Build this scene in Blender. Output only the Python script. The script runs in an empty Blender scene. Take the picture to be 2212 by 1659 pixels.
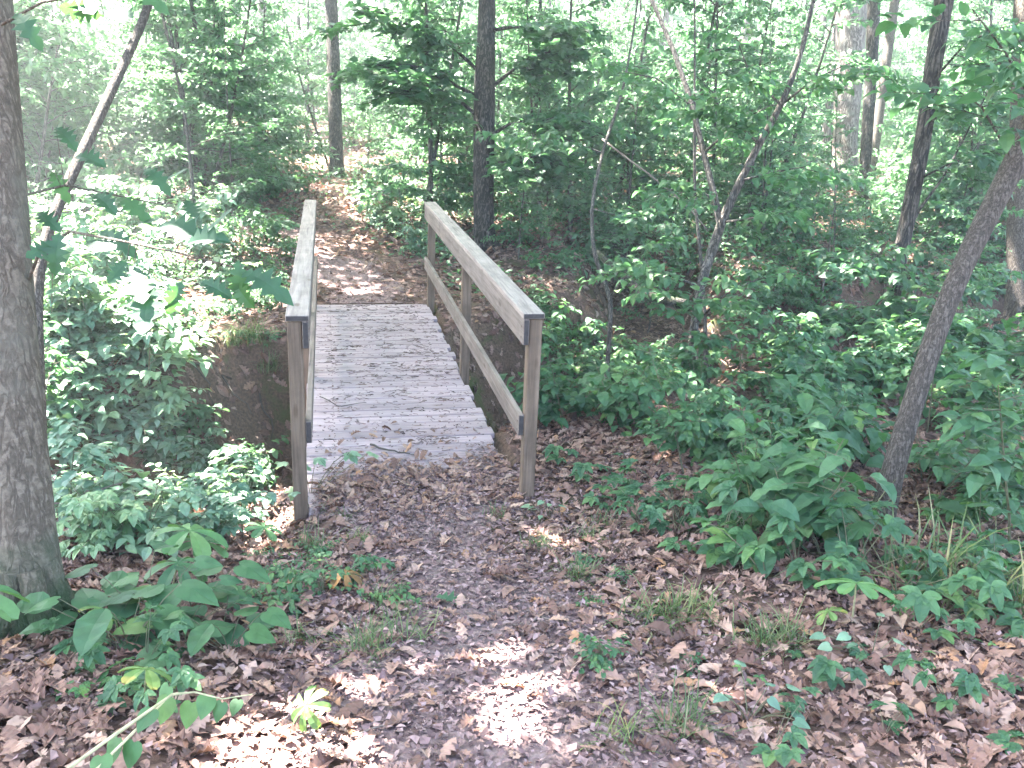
import bpy, math, random
import numpy as np
from mathutils import Vector, Matrix, noise as mnoise

rng = np.random.default_rng(11)
random.seed(11)
SC = bpy.context.scene
COL = SC.collection
R = math.radians

# ------------------------------------------------------------------ camera geometry
CAM = np.array([-0.465, -4.635, 2.245])
F = 900.0
PIT, ROL, YAW = 0.310, 0.041, 0.209
_c, _s = math.cos(YAW), math.sin(YAW)
_r0 = np.array([_c, -_s, 0.0]); _f0 = np.array([_s, _c, 0.0]); _z = np.array([0, 0, 1.0])
FWD = math.cos(PIT) * _f0 - math.sin(PIT) * _z
_up = math.sin(PIT) * _f0 + math.cos(PIT) * _z
RIGHT = math.cos(ROL) * _r0 + math.sin(ROL) * _up
UP = math.cos(ROL) * _up - math.sin(ROL) * _r0
DS = 1024 / 2212.0        # notes were taken on a 2212 wide view of the photograph


def project(X):
    d = np.atleast_2d(X) - CAM
    w = d @ FWD
    ws = np.where(np.abs(w) < 1e-6, 1e-6, w)
    return 512 + F * (d @ RIGHT) / ws, 384 - F * (d @ UP) / ws, w


def at(dx, dy, depth):
    """point seen at (dx, dy) of the 2212-wide view, at a distance along the view axis"""
    u, v = dx * DS, dy * DS
    return CAM + depth * (FWD + RIGHT * (u - 512) / F - UP * (v - 384) / F)


# ------------------------------------------------------------------ terrain
def sstep(a, b, x):
    t = np.clip((x - a) / (b - a), 0, 1)
    return t * t * (3 - 2 * t)


def seg_dist(x, y, pts):
    best = np.full(np.shape(x), 1e9)
    for (ax, ay), (bx, by) in zip(pts[:-1], pts[1:]):
        dx, dy = bx - ax, by - ay
        t = np.clip(((x - ax) * dx + (y - ay) * dy) / (dx * dx + dy * dy), 0, 1)
        best = np.minimum(best, np.hypot(x - ax - t * dx, y - ay - t * dy))
    return best


GULLY = [(-14, -1.5), (-7, -0.2), (-3.2, 1.0), (-1.3, 1.9), (0, 2.5), (2.0, 3.2), (4.2, 4.6), (7.5, 5.2), (12, 8), (20, 10)]
BRANCH = [(2.0, 3.2), (3.4, 5.6), (4.0, 8.0), (5.2, 10.5), (9, 14)]
PATH = [(0.7, -9), (0.35, -4.5), (0.12, -2), (0.0, 0), (0, 5.1), (-0.1, 6.3), (-0.7, 8.2), (-1.9, 11), (-4.2, 15), (-9, 22)]


def wav(x, y):
    return (np.sin(x * 0.55 + 1.3) * np.cos(y * 0.47 + 0.4) * 0.10 + np.sin(x * 1.7 + y * 1.1) * 0.035
            + np.sin(x * 3.1 - y * 2.3 + 1) * 0.018)


def H(x, y):
    x = np.asarray(x, float); y = np.asarray(y, float)
    z = 0.135 * np.clip(-0.25 - y, 0, 6.0) + 0.035 * np.clip(y - 6.0, 0, 60)
    pd = seg_dist(x, y, PATH)
    nearb = np.exp(-((np.abs(x) / 1.25) ** 6)) * sstep(-2.5, -0.3, y) * (1 - sstep(6.2, 9, y))
    off = sstep(0.3, 1.8, pd)
    z = z + wav(x, y) * (0.25 + 0.75 * off) * (1 - nearb)
    z = z + 0.05 * off * (1 - nearb)
    z = z - .17 * np.exp(-(((x + .86) / .24) ** 2 + ((y - .02) / .32) ** 2))
    g = seg_dist(x, y, GULLY)
    wob = 0.18 * np.sin(x * 2.3 + 0.7) + 0.1 * np.sin(y * 3.7 + x * 1.3)
    d1 = 1.25 * (1 - sstep(0.45, 1.55, g + wob))
    b = seg_dist(x, y, BRANCH)
    d2 = 0.9 * (1 - sstep(0.35, 1.3, b + wob))
    z = z - np.maximum(d1, d2)
    edge = np.clip(np.maximum(d1 * (1.25 - d1) * 2.5, d2 * (.9 - d2) * 4), 0, 1)
    z = z + edge * (0.05 * np.sin(x * 7.3 + y * 2.1) * np.sin(y * 6.1 - x * 3.0) + 0.035 * np.sin(x * 15 + 3 * np.sin(y * 5)) * np.sin(y * 17 + x * 4))
    z = np.where((np.abs(x) < .70) & (y > .5) & (y < 5.14), np.minimum(z, -.07), z)
    z = z + 0.016 * (1 - sstep(-0.05, 0.20, y - .26 * (x + .3) + 0.05 * np.sin(x * 7.0))) * sstep(-1.5, -0.2, y) - .03 * sstep(.2, .4, y - .26 * (x + .3)) * (np.abs(x) < .8) * (y < 5.14)
    return z


def Hs(x, y):
    return float(H(np.array([x]), np.array([y]))[0])


def ground(dx, dy):
    """terrain point under a spot of the 2212-wide view"""
    d = at(dx, dy, 1.0) - CAM
    ts = np.linspace(1.0, 60, 3000)
    P = CAM + ts[:, None] * d
    below = P[:, 2] < H(P[:, 0], P[:, 1])
    i = int(np.argmax(below)) if below.any() else len(ts) - 1
    p = P[i]
    return np.array([p[0], p[1], Hs(p[0], p[1])])


# ------------------------------------------------------------------ mesh collector
class MB:
    def __init__(self):
        self.v = []; self.n = 0; self.f = []; self.m = []

    def add(self, V, faces, mat=0):
        V = np.asarray(V, float)
        for fa in faces:
            self.f.append(np.asarray(fa, np.int64).reshape(1, -1) + self.n if np.ndim(fa) == 1 else np.asarray(fa, np.int64) + self.n)
            self.m.append(np.full(len(self.f[-1]), mat, np.int32))
        self.v.append(V); self.n += len(V)

    def inst(self, T, pos, rot, s, mat=0):
        """many copies of a template (verts, faces by size)"""
        V, F_ = T
        N = len(pos)
        if N == 0: return
        s = np.asarray(s, float)
        s = s[:, None, None] if s.ndim == 1 else s[:, None, :]
        W = (V[None] * s) @ np.swapaxes(rot, 1, 2) + np.asarray(pos)[:, None, :]
        k = len(V)
        for fa in F_:
            q = (fa[None] + (np.arange(N) * k)[:, None, None]).reshape(-1, fa.shape[1]) + self.n
            self.f.append(q); self.m.append(np.full(len(q), mat, np.int32))
        self.v.append(W.reshape(-1, 3)); self.n += N * k

    def tube(self, pts, rad, n=8, mat=0, cap=True, wob=0.0, seed=0):
        pts = np.asarray(pts, float); rad = np.asarray(rad, float) * np.ones(len(pts))
        t = np.gradient(pts, axis=0); t /= np.linalg.norm(t, axis=1)[:, None] + 1e-12
        ref = np.array([1.0, 0, 0]) if abs(t[0][0]) < 0.8 else np.array([0, 1.0, 0])
        V = []
        for i in range(len(pts)):
            a = np.cross(t[i], ref); a /= np.linalg.norm(a) + 1e-12
            b = np.cross(t[i], a)
            th = np.linspace(0, 2 * np.pi, n, endpoint=False)
            rr = rad[i]
            if wob:
                rr = rr * (1 + wob * (np.sin(th * 3 + seed + i * 0.13) * 0.5 + np.sin(th * 5 + seed * 2 - i * 0.21) * 0.35 + np.sin(th * 8 + i * 0.4 + seed) * 0.25))
                V.append(pts[i] + np.cos(th)[:, None] * a * rr[:, None] + np.sin(th)[:, None] * b * rr[:, None])
            else:
                V.append(pts[i] + rr * (np.cos(th)[:, None] * a + np.sin(th)[:, None] * b))
        V = np.concatenate(V)
        m = len(pts)
        i0 = (np.arange(m - 1) * n)[:, None]; j = np.arange(n)[None]
        q = np.stack([i0 + j, i0 + (j + 1) % n, i0 + n + (j + 1) % n, i0 + n + j], -1).reshape(-1, 4)
        fs = [q[:, ::-1]]
        if cap: fs += [np.arange(n), (np.arange(n) + (m - 1) * n)[::-1]]
        self.add(V, fs, mat)

    def box(self, c, d, mat=0, rot=None, bev=0.004, end=None):
        """box with slightly chamfered long edges"""
        x, y, z = np.asarray(d, float) / 2
        b = min(bev, 0.3 * min(x, y, z))
        V = []
        for sx in (-1, 1):
            for sy in (-1, 1):
                for sz in (-1, 1):
                    V += [(sx * (x - b), sy * (y - b), sz * z), (sx * (x - b), sy * y, sz * (z - b)), (sx * x, sy * (y - b), sz * (z - b))]
        V = np.array(V)
        I = lambda sx, sy, sz, k: (((sx > 0) * 4 + (sy > 0) * 2 + (sz > 0)) * 3 + k)
        fs = []
        for s in (-1, 1):
            f = [I(-1, -1, s, 0), I(1, -1, s, 0), I(1, 1, s, 0), I(-1, 1, s, 0)]; fs.append(f if s > 0 else f[::-1])
            f = [I(-1, s, -1, 1), I(1, s, -1, 1), I(1, s, 1, 1), I(-1, s, 1, 1)]; fs.append(f if s < 0 else f[::-1])
            f = [I(s, -1, -1, 2), I(s, 1, -1, 2), I(s, 1, 1, 2), I(s, -1, 1, 2)]; fs.append(f if s > 0 else f[::-1])
        for a in (-1, 1):
            for bb in (-1, 1):
                for (k0, k1, e) in ((0, 1, 'x'), (0, 2, 'y'), (1, 2, 'z')):
                    if e == 'x': f = [I(-1, a, bb, k0), I(1, a, bb, k0), I(1, a, bb, k1), I(-1, a, bb, k1)]
                    elif e == 'y': f = [I(a, -1, bb, k0), I(a, 1, bb, k0), I(a, 1, bb, k1), I(a, -1, bb, k1)]
                    else: f = [I(a, bb, -1, k0), I(a, bb, 1, k0), I(a, bb, 1, k1), I(a, bb, -1, k1)]
                    fs.append(f)
                for cc in (-1, 1):
                    fs.append([I(a, bb, cc, 0), I(a, bb, cc, 1), I(a, bb, cc, 2)])
        if rot is not None: V = V @ np.array(rot).T
        self.add(V + np.asarray(c, float), [np.array(f) for f in fs], mat)
        if end is not None:                                  # sawn ends across y: stained end grain, painted darker still as backlit shade
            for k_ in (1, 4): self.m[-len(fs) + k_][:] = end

    def mesh(self, name, mats, smooth=False, fix=False):
        me = bpy.data.meshes.new(name)
        V = np.concatenate(self.v) if self.v else np.zeros((0, 3))
        sizes = np.concatenate([np.full(len(f), f.shape[1]) for f in self.f]) if self.f else np.zeros(0, int)
        loops = np.concatenate([f.reshape(-1) for f in self.f]) if self.f else np.zeros(0, int)
        me.vertices.add(len(V)); me.vertices.foreach_set('co', V.astype(np.float32).ravel())
        me.loops.add(len(loops)); me.loops.foreach_set('vertex_index', loops.astype(np.int32))
        st = np.concatenate([[0], np.cumsum(sizes)[:-1]]) if len(sizes) else np.zeros(0)
        me.polygons.add(len(sizes)); me.polygons.foreach_set('loop_start', st.astype(np.int32))
        me.polygons.foreach_set('material_index', np.concatenate(self.m).astype(np.int32))
        me.polygons.foreach_set('use_smooth', np.full(len(sizes), smooth))
        for m in (mats if isinstance(mats, (list, tuple)) else [mats]): me.materials.append(m)
        me.update(calc_edges=True); me.validate()
        if fix:
            import bmesh
            bm = bmesh.new(); bm.from_mesh(me); bmesh.ops.recalc_face_normals(bm, faces=bm.faces); bm.to_mesh(me); bm.free()
        return me

    def build(self, name, mats, parent=None, smooth=False, fix=False):
        return link(name, self.mesh(name, mats, smooth, fix), parent)


def link(name, me, parent=None):
    o = bpy.data.objects.new(name, me); COL.objects.link(o)
    if parent: o.parent = parent
    return o


def tag(o, label=None, cat=None, group=None, kind=None):
    if label: o['label'] = label
    if cat: o['category'] = cat
    if group: o['group'] = group
    if kind: o['kind'] = kind
    return o


def thing(name, label, cat, loc=(0, 0, 0), rz=0.0, group=None):
    o = bpy.data.objects.new(name, None); COL.objects.link(o)
    o.empty_display_size = 0.1
    o.location = [float(a) for a in loc]; o.rotation_euler = (0, 0, rz)
    return tag(o, label, cat, group)


# ------------------------------------------------------------------ node materials
def mat(name):
    m = bpy.data.materials.new(name); m.use_nodes = True
    nt = m.node_tree; nt.nodes.clear()
    return m, nt


def N(nt, t, **kw):
    n = nt.nodes.new(t)
    for k, v in kw.items():
        if k in n.inputs.keys(): n.inputs[k].default_value = v
        else: setattr(n, k, v)
    return n


def ramp(nt, stops, fac=None, interp='LINEAR'):
    r = nt.nodes.new('ShaderNodeValToRGB'); r.color_ramp.interpolation = interp
    e = r.color_ramp.elements
    while len(e) > 1: e.remove(e[-1])
    e[0].position = stops[0][0]; e[0].color = (*stops[0][1], 1)
    for p, c in stops[1:]:
        k = e.new(p); k.color = (*c, 1)
    if fac is not None: nt.links.new(fac, r.inputs['Fac'])
    return r


def leaf_mat(name, stops, trans=(0.12, 0.26, 0.03), tfac=0.35, rough=0.55, spec=0.35, spots=None):
    m, nt = mat(name); L = nt.links.new
    geo = N(nt, 'ShaderNodeNewGeometry')
    rp = ramp(nt, stops, geo.outputs['Random Per Island'])
    tc = N(nt, 'ShaderNodeTexCoord')
    no = N(nt, 'ShaderNodeTexNoise', Scale=28.0, Detail=3.0)
    L(tc.outputs['Object'], no.inputs['Vector'])
    mx = N(nt, 'ShaderNodeMix', data_type='RGBA', blend_type='MULTIPLY')
    mr = ramp(nt, [(0.3, (0.72, 0.74, 0.72)), (0.7, (1.15, 1.15, 1.1))], no.outputs['Fac'])
    mx.inputs[0].default_value = 1.0
    L(rp.outputs[0], mx.inputs[6]); L(mr.outputs[0], mx.inputs[7])
    oi = N(nt, 'ShaderNodeObjectInfo')
    orr = ramp(nt, [(0, (.72, .80, .84)), (.35, (1.0, 1.0, .92)), (.7, (1.12, 1.06, 1.12)), (1, (1.4, 1.28, .95))], oi.outputs['Random'])
    mo = N(nt, 'ShaderNodeMix', data_type='RGBA', blend_type='MULTIPLY'); mo.inputs[0].default_value = 1.0
    L(mx.outputs[2], mo.inputs[6]); L(orr.outputs[0], mo.inputs[7])
    col = mo.outputs[2]
    if spots:
        s2 = N(nt, 'ShaderNodeTexNoise', Scale=spots[1], Detail=2.0)
        L(tc.outputs['Object'], s2.inputs['Vector'])
        sr = ramp(nt, [(0.56, (0, 0, 0)), (0.64, (1, 1, 1))], s2.outputs['Fac'])
        m2 = N(nt, 'ShaderNodeMix', data_type='RGBA')
        L(sr.outputs[0], m2.inputs[0]); L(col, m2.inputs[6]); m2.inputs[7].default_value = (*spots[0], 1)
        col = m2.outputs[2]
    p = N(nt, 'ShaderNodeBsdfPrincipled', Roughness=rough)
    p.inputs['Specular IOR Level'].default_value = spec
    L(col, p.inputs['Base Color'])
    t = N(nt, 'ShaderNodeBsdfTranslucent'); t.inputs['Color'].default_value = (*trans, 1)
    ms = N(nt, 'ShaderNodeMixShader'); ms.inputs[0].default_value = tfac
    L(p.outputs[0], ms.inputs[1]); L(t.outputs[0], ms.inputs[2])
    o = N(nt, 'ShaderNodeOutputMaterial'); L(ms.outputs[0], o.inputs[0])
    return m


def bark_mat(name, dark, mid, light, scale=9.0, stretch=0.14, bump=0.6, moss=None, moss_h=0.7, lichen=None, crack=1.0):
    m, nt = mat(name); L = nt.links.new
    tc = N(nt, 'ShaderNodeTexCoord')
    mp = N(nt, 'ShaderNodeMapping'); mp.inputs['Scale'].default_value = (1, 1, stretch)
    L(tc.outputs['Object'], mp.inputs['Vector'])
    no = N(nt, 'ShaderNodeTexNoise', Scale=scale * 3.4, Detail=8.0, Roughness=0.7, Distortion=0.3)
    L(tc.outputs['Object'], no.inputs['Vector'])
    rd = N(nt, 'ShaderNodeTexNoise', Scale=scale * 3.0, Detail=4.0, Roughness=0.55, Distortion=0.5)
    L(mp.outputs[0], rd.inputs['Vector'])
    a1 = N(nt, 'ShaderNodeMath', operation='SUBTRACT'); L(rd.outputs['Fac'], a1.inputs[0]); a1.inputs[1].default_value = .5
    a2 = N(nt, 'ShaderNodeMath', operation='ABSOLUTE'); L(a1.outputs[0], a2.inputs[0])
    cr = ramp(nt, [(0.0, (1 - crack,) * 3), (0.10, (1, 1, 1))], a2.outputs[0])
    mu = N(nt, 'ShaderNodeMath', operation='MULTIPLY'); L(cr.outputs[0], mu.inputs[0]); L(no.outputs['Fac'], mu.inputs[1])
    rp = ramp(nt, [(0.14, dark), (0.40, mid), (0.60, light)], mu.outputs[0])
    col = rp.outputs[0]
    big = N(nt, 'ShaderNodeTexNoise', Scale=3.2, Detail=5.0, Roughness=0.6)
    L(tc.outputs['Object'], big.inputs['Vector'])
    if lichen:
        lr = ramp(nt, [(0.5, (0, 0, 0)), (0.62, (0.7, 0.7, 0.7))], big.outputs['Fac'])
        mm = N(nt, 'ShaderNodeMix', data_type='RGBA'); L(lr.outputs[0], mm.inputs[0]); L(col, mm.inputs[6])
        mm.inputs[7].default_value = (*lichen, 1); col = mm.outputs[2]
    if moss:
        sx = N(nt, 'ShaderNodeSeparateXYZ'); L(tc.outputs['Object'], sx.inputs[0])
        b2 = N(nt, 'ShaderNodeTexNoise', Scale=7.0, Detail=6.0); L(tc.outputs['Object'], b2.inputs['Vector'])
        ma = N(nt, 'ShaderNodeMath', operation='MULTIPLY_ADD'); L(b2.outputs['Fac'], ma.inputs[0]); ma.inputs[1].default_value = -1.6 * moss_h; L(sx.outputs['Z'], ma.inputs[2])
        r2 = ramp(nt, [(0.0, (1, 1, 1)), (1.0, (0, 0, 0))])
        mr = N(nt, 'ShaderNodeMapRange'); L(ma.outputs[0], mr.inputs[0])
        mr.inputs[1].default_value = -moss_h * 0.65; mr.inputs[2].default_value = moss_h * 0.1
        L(mr.outputs[0], r2.inputs[0])
        mm = N(nt, 'ShaderNodeMix', data_type='RGBA'); L(r2.outputs[0], mm.inputs[0]); L(col, mm.inputs[6])
        mm.inputs[7].default_value = (*moss, 1); col = mm.outputs[2]
    p = N(nt, 'ShaderNodeBsdfPrincipled', Roughness=0.85); p.inputs['Specular IOR Level'].default_value = 0.25
    L(col, p.inputs['Base Color'])
    bp = N(nt, 'ShaderNodeBump', Strength=bump, Distance=0.02); L(mu.outputs[0], bp.inputs['Height']); L(bp.outputs[0], p.inputs['Normal'])
    o = N(nt, 'ShaderNodeOutputMaterial'); L(p.outputs[0], o.inputs[0])
    return m


def wood_mat(name, stops, axis=1, rough=0.75, per=True, stain=0.5):
    """weathered timber, grain along one axis"""
    m, nt = mat(name); L = nt.links.new
    tc = N(nt, 'ShaderNodeTexCoord')
    sc = [26.0, 26.0, 26.0]; sc[axis] = 1.3
    geo = N(nt, 'ShaderNodeNewGeometry')
    cb = N(nt, 'ShaderNodeCombineXYZ')
    for i in range(3): L(geo.outputs['Random Per Island'], cb.inputs[i])
    sh = N(nt, 'ShaderNodeVectorMath', operation='MULTIPLY_ADD'); L(cb.outputs[0], sh.inputs[0]); sh.inputs[1].default_value = (7, 7, 7); L(tc.outputs['Object'], sh.inputs[2])
    mp = N(nt, 'ShaderNodeMapping'); mp.inputs['Scale'].default_value = sc; L(sh.outputs[0], mp.inputs['Vector'])
    no = N(nt, 'ShaderNodeTexNoise', Scale=1.6, Detail=8.0, Roughness=0.62, Distortion=0.8); L(mp.outputs[0], no.inputs['Vector'])
    rp = ramp(nt, stops, no.outputs['Fac'])
    b = N(nt, 'ShaderNodeTexNoise', Scale=5.0, Detail=5.0, Roughness=0.65); L(sh.outputs[0], b.inputs['Vector'])
    br = ramp(nt, [(0.3, (1 - 0.5 * stain,) * 3), (0.55, (1, 1, 1)), (0.75, (1.12, 1.1, 1.08))], b.outputs['Fac'])
    mx = N(nt, 'ShaderNodeMix', data_type='RGBA', blend_type='MULTIPLY'); mx.inputs[0].default_value = 1.0
    L(rp.outputs[0], mx.inputs[6]); L(br.outputs[0], mx.inputs[7])
    col = mx.outputs[2]
    # knots
    mk = N(nt, 'ShaderNodeMapping'); ks = [9.0, 9.0, 9.0]; ks[axis] = 3.0; mk.inputs['Scale'].default_value = ks; L(sh.outputs[0], mk.inputs['Vector'])
    vk = N(nt, 'ShaderNodeTexVoronoi', Scale=1.0); L(mk.outputs[0], vk.inputs['Vector'])
    kr = ramp(nt, [(0.0, (0.35, 0.28, 0.22)), (0.09, (0.55, 0.48, 0.42)), (0.16, (1, 1, 1))], vk.outputs['Distance'])
    m2 = N(nt, 'ShaderNodeMix', data_type='RGBA', blend_type='MULTIPLY'); m2.inputs[0].default_value = 0.85
    L(col, m2.inputs[6]); L(kr.outputs[0], m2.inputs[7]); col = m2.outputs[2]
    if per:
        pr = ramp(nt, [(0, (0.80, 0.79, 0.80)), (1, (1.1, 1.09, 1.08))], geo.outputs['Random Per Island'])
        m3 = N(nt, 'ShaderNodeMix', data_type='RGBA', blend_type='MULTIPLY'); m3.inputs[0].default_value = 1.0
        L(col, m3.inputs[6]); L(pr.outputs[0], m3.inputs[7]); col = m3.outputs[2]
    p = N(nt, 'ShaderNodeBsdfPrincipled', Roughness=rough); p.inputs['Specular IOR Level'].default_value = 0.3
    L(col, p.inputs['Base Color'])
    bp = N(nt, 'ShaderNodeBump', Strength=0.7, Distance=0.006); L(no.outputs['Fac'], bp.inputs['Height']); L(bp.outputs[0], p.inputs['Normal'])
    o = N(nt, 'ShaderNodeOutputMaterial'); L(p.outputs[0], o.inputs[0])
    return m


def plain_mat(name, stops, rough=0.8, spec=0.3):
    m, nt = mat(name); L = nt.links.new
    geo = N(nt, 'ShaderNodeNewGeometry')
    tc = N(nt, 'ShaderNodeTexCoord')
    no = N(nt, 'ShaderNodeTexNoise', Scale=40.0, Detail=4.0); L(tc.outputs['Object'], no.inputs['Vector'])
    rp = ramp(nt, stops, geo.outputs['Random Per Island'])
    nr = ramp(nt, [(0.3, (0.65, 0.65, 0.65)), (0.7, (1.15, 1.15, 1.15))], no.outputs['Fac'])
    mx = N(nt, 'ShaderNodeMix', data_type='RGBA', blend_type='MULTIPLY'); mx.inputs[0].default_value = 1.0
    L(rp.outputs[0], mx.inputs[6]); L(nr.outputs[0], mx.inputs[7])
    p = N(nt, 'ShaderNodeBsdfPrincipled', Roughness=rough); p.inputs['Specular IOR Level'].default_value = spec
    L(mx.outputs[2], p.inputs['Base Color'])
    o = N(nt, 'ShaderNodeOutputMaterial'); L(p.outputs[0], o.inputs[0])
    return m


def ground_mat(name, leafy, soil, path=False):
    m, nt = mat(name); L = nt.links.new
    tc = N(nt, 'ShaderNodeTexCoord')
    dn = N(nt, 'ShaderNodeTexNoise', Scale=9.0, Detail=3.0); L(tc.outputs['Object'], dn.inputs['Vector'])
    ad = N(nt, 'ShaderNodeVectorMath', operation='MULTIPLY_ADD'); L(dn.outputs['Color'], ad.inputs[0]); ad.inputs[1].default_value = (0.12, 0.12, 0.12); L(tc.outputs['Object'], ad.inputs[2])
    vo = N(nt, 'ShaderNodeTexVoronoi', Scale=34.0 if path else 19.0); L(ad.outputs[0], vo.inputs['Vector'])
    sp = N(nt, 'ShaderNodeSeparateXYZ'); L(vo.outputs['Color'], sp.inputs[0])
    rp = ramp(nt, leafy, sp.outputs[0])
    ed = ramp(nt, [(0.1, (1, 1, 1)), (0.75, (0.45, 0.42, 0.42))], vo.outputs['Distance'])
    mx = N(nt, 'ShaderNodeMix', data_type='RGBA', blend_type='MULTIPLY'); mx.inputs[0].default_value = 1.0
    L(rp.outputs[0], mx.inputs[6]); L(ed.outputs[0], mx.inputs[7])
    b = N(nt, 'ShaderNodeTexNoise', Scale=2.1, Detail=7.0, Roughness=0.68); L(tc.outputs['Object'], b.inputs['Vector'])
    br = ramp(nt, [(0.42, (0, 0, 0)), (0.6, (0.85, 0.85, 0.85))], b.outputs['Fac'])
    fac = br.outputs[0]
    if not path:   # steep gully banks are bare soil
        g = N(nt, 'ShaderNodeNewGeometry'); sn = N(nt, 'ShaderNodeSeparateXYZ'); L(g.outputs['True Normal'], sn.inputs[0])
        sr = ramp(nt, [(0.70, (1, 1, 1)), (0.92, (0, 0, 0))], sn.outputs['Z'])
        mxx = N(nt, 'ShaderNodeMath', operation='MAXIMUM'); L(fac, mxx.inputs[0]); L(sr.outputs[0], mxx.inputs[1]); fac = mxx.outputs[0]
    m2 = N(nt, 'ShaderNodeMix', data_type='RGBA'); L(fac, m2.inputs[0]); L(mx.outputs[2], m2.inputs[6])
    fn = N(nt, 'ShaderNodeTexNoise', Scale=45.0, Detail=6.0); L(tc.outputs['Object'], fn.inputs['Vector'])
    so = ramp(nt, soil, fn.outputs['Fac']); 
    if not path:
        gn = N(nt, 'ShaderNodeTexNoise', Scale=1.7, Detail=6.0, Roughness=.7); L(tc.outputs['Object'], gn.inputs['Vector'])
        gr = ramp(nt, [(0.52, (0, 0, 0)), (0.62, (.8, .8, .8))], gn.outputs['Fac'])
        gm = N(nt, 'ShaderNodeMix', data_type='RGBA'); L(gr.outputs[0], gm.inputs[0]); L(so.outputs[0], gm.inputs[6]); gm.inputs[7].default_value = (.055, .068, .022, 1)
        L(gm.outputs[2], m2.inputs[7])
    else: L(so.outputs[0], m2.inputs[7])
    p = N(nt, 'ShaderNodeBsdfPrincipled', Roughness=0.95); p.inputs['Specular IOR Level'].default_value = 0.15
    L(m2.outputs[2], p.inputs['Base Color'])
    bp = N(nt, 'ShaderNodeBump', Strength=0.8, Distance=0.03); L(sp.outputs[1], bp.inputs['Height'])
    b2 = N(nt, 'ShaderNodeBump', Strength=0.6, Distance=0.015); L(fn.outputs['Fac'], b2.inputs['Height']); L(bp.outputs[0], b2.inputs['Normal'])
    L(b2.outputs[0], p.inputs['Normal'])
    o = N(nt, 'ShaderNodeOutputMaterial'); L(p.outputs[0], o.inputs[0])
    return m


G1 = [(0, (0.026, 0.075, 0.036)), (0.5, (0.044, 0.112, 0.052)), (0.85, (0.065, 0.142, 0.058)), (1, (0.10, 0.175, 0.055))]
M = {}
M['leaf'] = leaf_mat('green_leaf', G1, trans=(0.09, 0.22, 0.06), tfac=0.33)
M['leaf_tree'] = leaf_mat('tree_leaf', [(0, (0.026, 0.070, 0.036)), (0.5, (0.042, 0.105, 0.054)), (1, (0.08, 0.155, 0.058))], trans=(0.12, 0.28, 0.10), tfac=0.40, rough=0.48, spec=.45)
M['leaf_far'] = leaf_mat('far_leaf', [(0, (0.045, 0.10, 0.058)), (0.5, (0.068, 0.135, 0.075)), (1, (0.11, 0.18, 0.08))], trans=(0.155, 0.32, 0.14), tfac=0.45, rough=0.45, spec=.5)  # lightened colour stands in for milky haze over the far leaves
M['leaf_sun_tint'] = leaf_mat('sun_tint_leaf', [(0, (0.09, 0.17, 0.115)), (0.5, (0.125, 0.215, 0.15)), (1, (0.18, 0.265, 0.16))], trans=(0.16, 0.30, 0.09), tfac=0.3, rough=0.45, spec=0.5)  # base paled and glossed to stand in for sun glare on the leaves
M['leaf_oak'] = leaf_mat('oak_leaf', [(0, (0.018, 0.055, 0.032)), (0.8, (0.030, 0.076, 0.040)), (1, (0.06, 0.13, 0.035))], trans=(0.09, 0.24, 0.05), tfac=0.28)
M['mayapple'] = leaf_mat('mayapple_leaf', [(0, (0.05, 0.13, 0.06)), (1, (0.09, 0.18, 0.07))], trans=(0.14, 0.30, 0.05), tfac=0.3, rough=0.5)
M['mayapple_yellow'] = leaf_mat('yellowing_leaf', [(0, (0.085, 0.165, 0.05)), (1, (0.13, 0.20, 0.055))], trans=(0.18, 0.27, 0.05), tfac=0.3, rough=0.5, spots=((0.28, 0.24, 0.06), 11.0))
M['wilted'] = leaf_mat('wilted_leaf', [(0, (0.22, 0.10, 0.035)), (1, (0.30, 0.15, 0.05))], trans=(0.3, 0.15, 0.04), tfac=0.3, rough=0.6, spots=((0.16, 0.07, 0.03), 12.0))
M['grass'] = leaf_mat('grass_blade', [(0, (0.045, 0.085, 0.032)), (0.6, (0.08, 0.125, 0.045)), (0.85, (0.13, 0.16, 0.065)), (1, (0.26, 0.22, 0.12))], trans=(0.12, 0.18, 0.05), tfac=0.3, rough=0.5)
M['litter'] = leaf_mat('dead_leaf', [(0, (0.065, 0.036, 0.032)), (0.25, (0.15, 0.08, 0.066)), (0.5, (0.23, 0.13, 0.105)), (0.75, (0.285, 0.172, 0.142)), (0.92, (0.335, 0.225, 0.192)), (1, (0.32, 0.16, 0.085))],
                       trans=(0.25, 0.12, 0.07), tfac=0.12, rough=0.7, spec=0.25, spots=((0.10, 0.06, 0.05), 30.0))
M['crumb'] = plain_mat('leaf_crumb', [(0, (0.07, 0.042, 0.042)), (0.5, (0.17, 0.105, 0.098)), (1, (0.30, 0.205, 0.19))], 0.9)
M['catkin'] = plain_mat('dark_catkin', [(0, (0.040, 0.026, 0.024)), (0.6, (0.09, 0.056, 0.05)), (1, (0.17, 0.10, 0.085))], 0.9)
M['stick'] = plain_mat('dry_stick', [(0, (0.09, 0.065, 0.055)), (1, (0.22, 0.17, 0.14))], 0.85)
M['pale_stem'] = plain_mat('pale_stem', [(0, (0.26, 0.24, 0.13)), (1, (0.34, 0.31, 0.17))], 0.6)
M['stem'] = plain_mat('green_stem', [(0, (0.07, 0.075, 0.04)), (1, (0.12, 0.11, 0.06))], 0.7)
M['twig'] = plain_mat('brown_twig', [(0, (0.035, 0.03, 0.026)), (1, (0.075, 0.062, 0.052))], 0.85)
M['bark_smooth'] = bark_mat('mottled_bark', (0.048, 0.036, 0.026), (0.105, 0.082, 0.060), (0.185, 0.148, 0.112), 11.0, 0.25, 1.0, crack=0.55, moss=(0.026, 0.046, 0.018), moss_h=0.40, lichen=(0.125, 0.112, 0.085))
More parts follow.
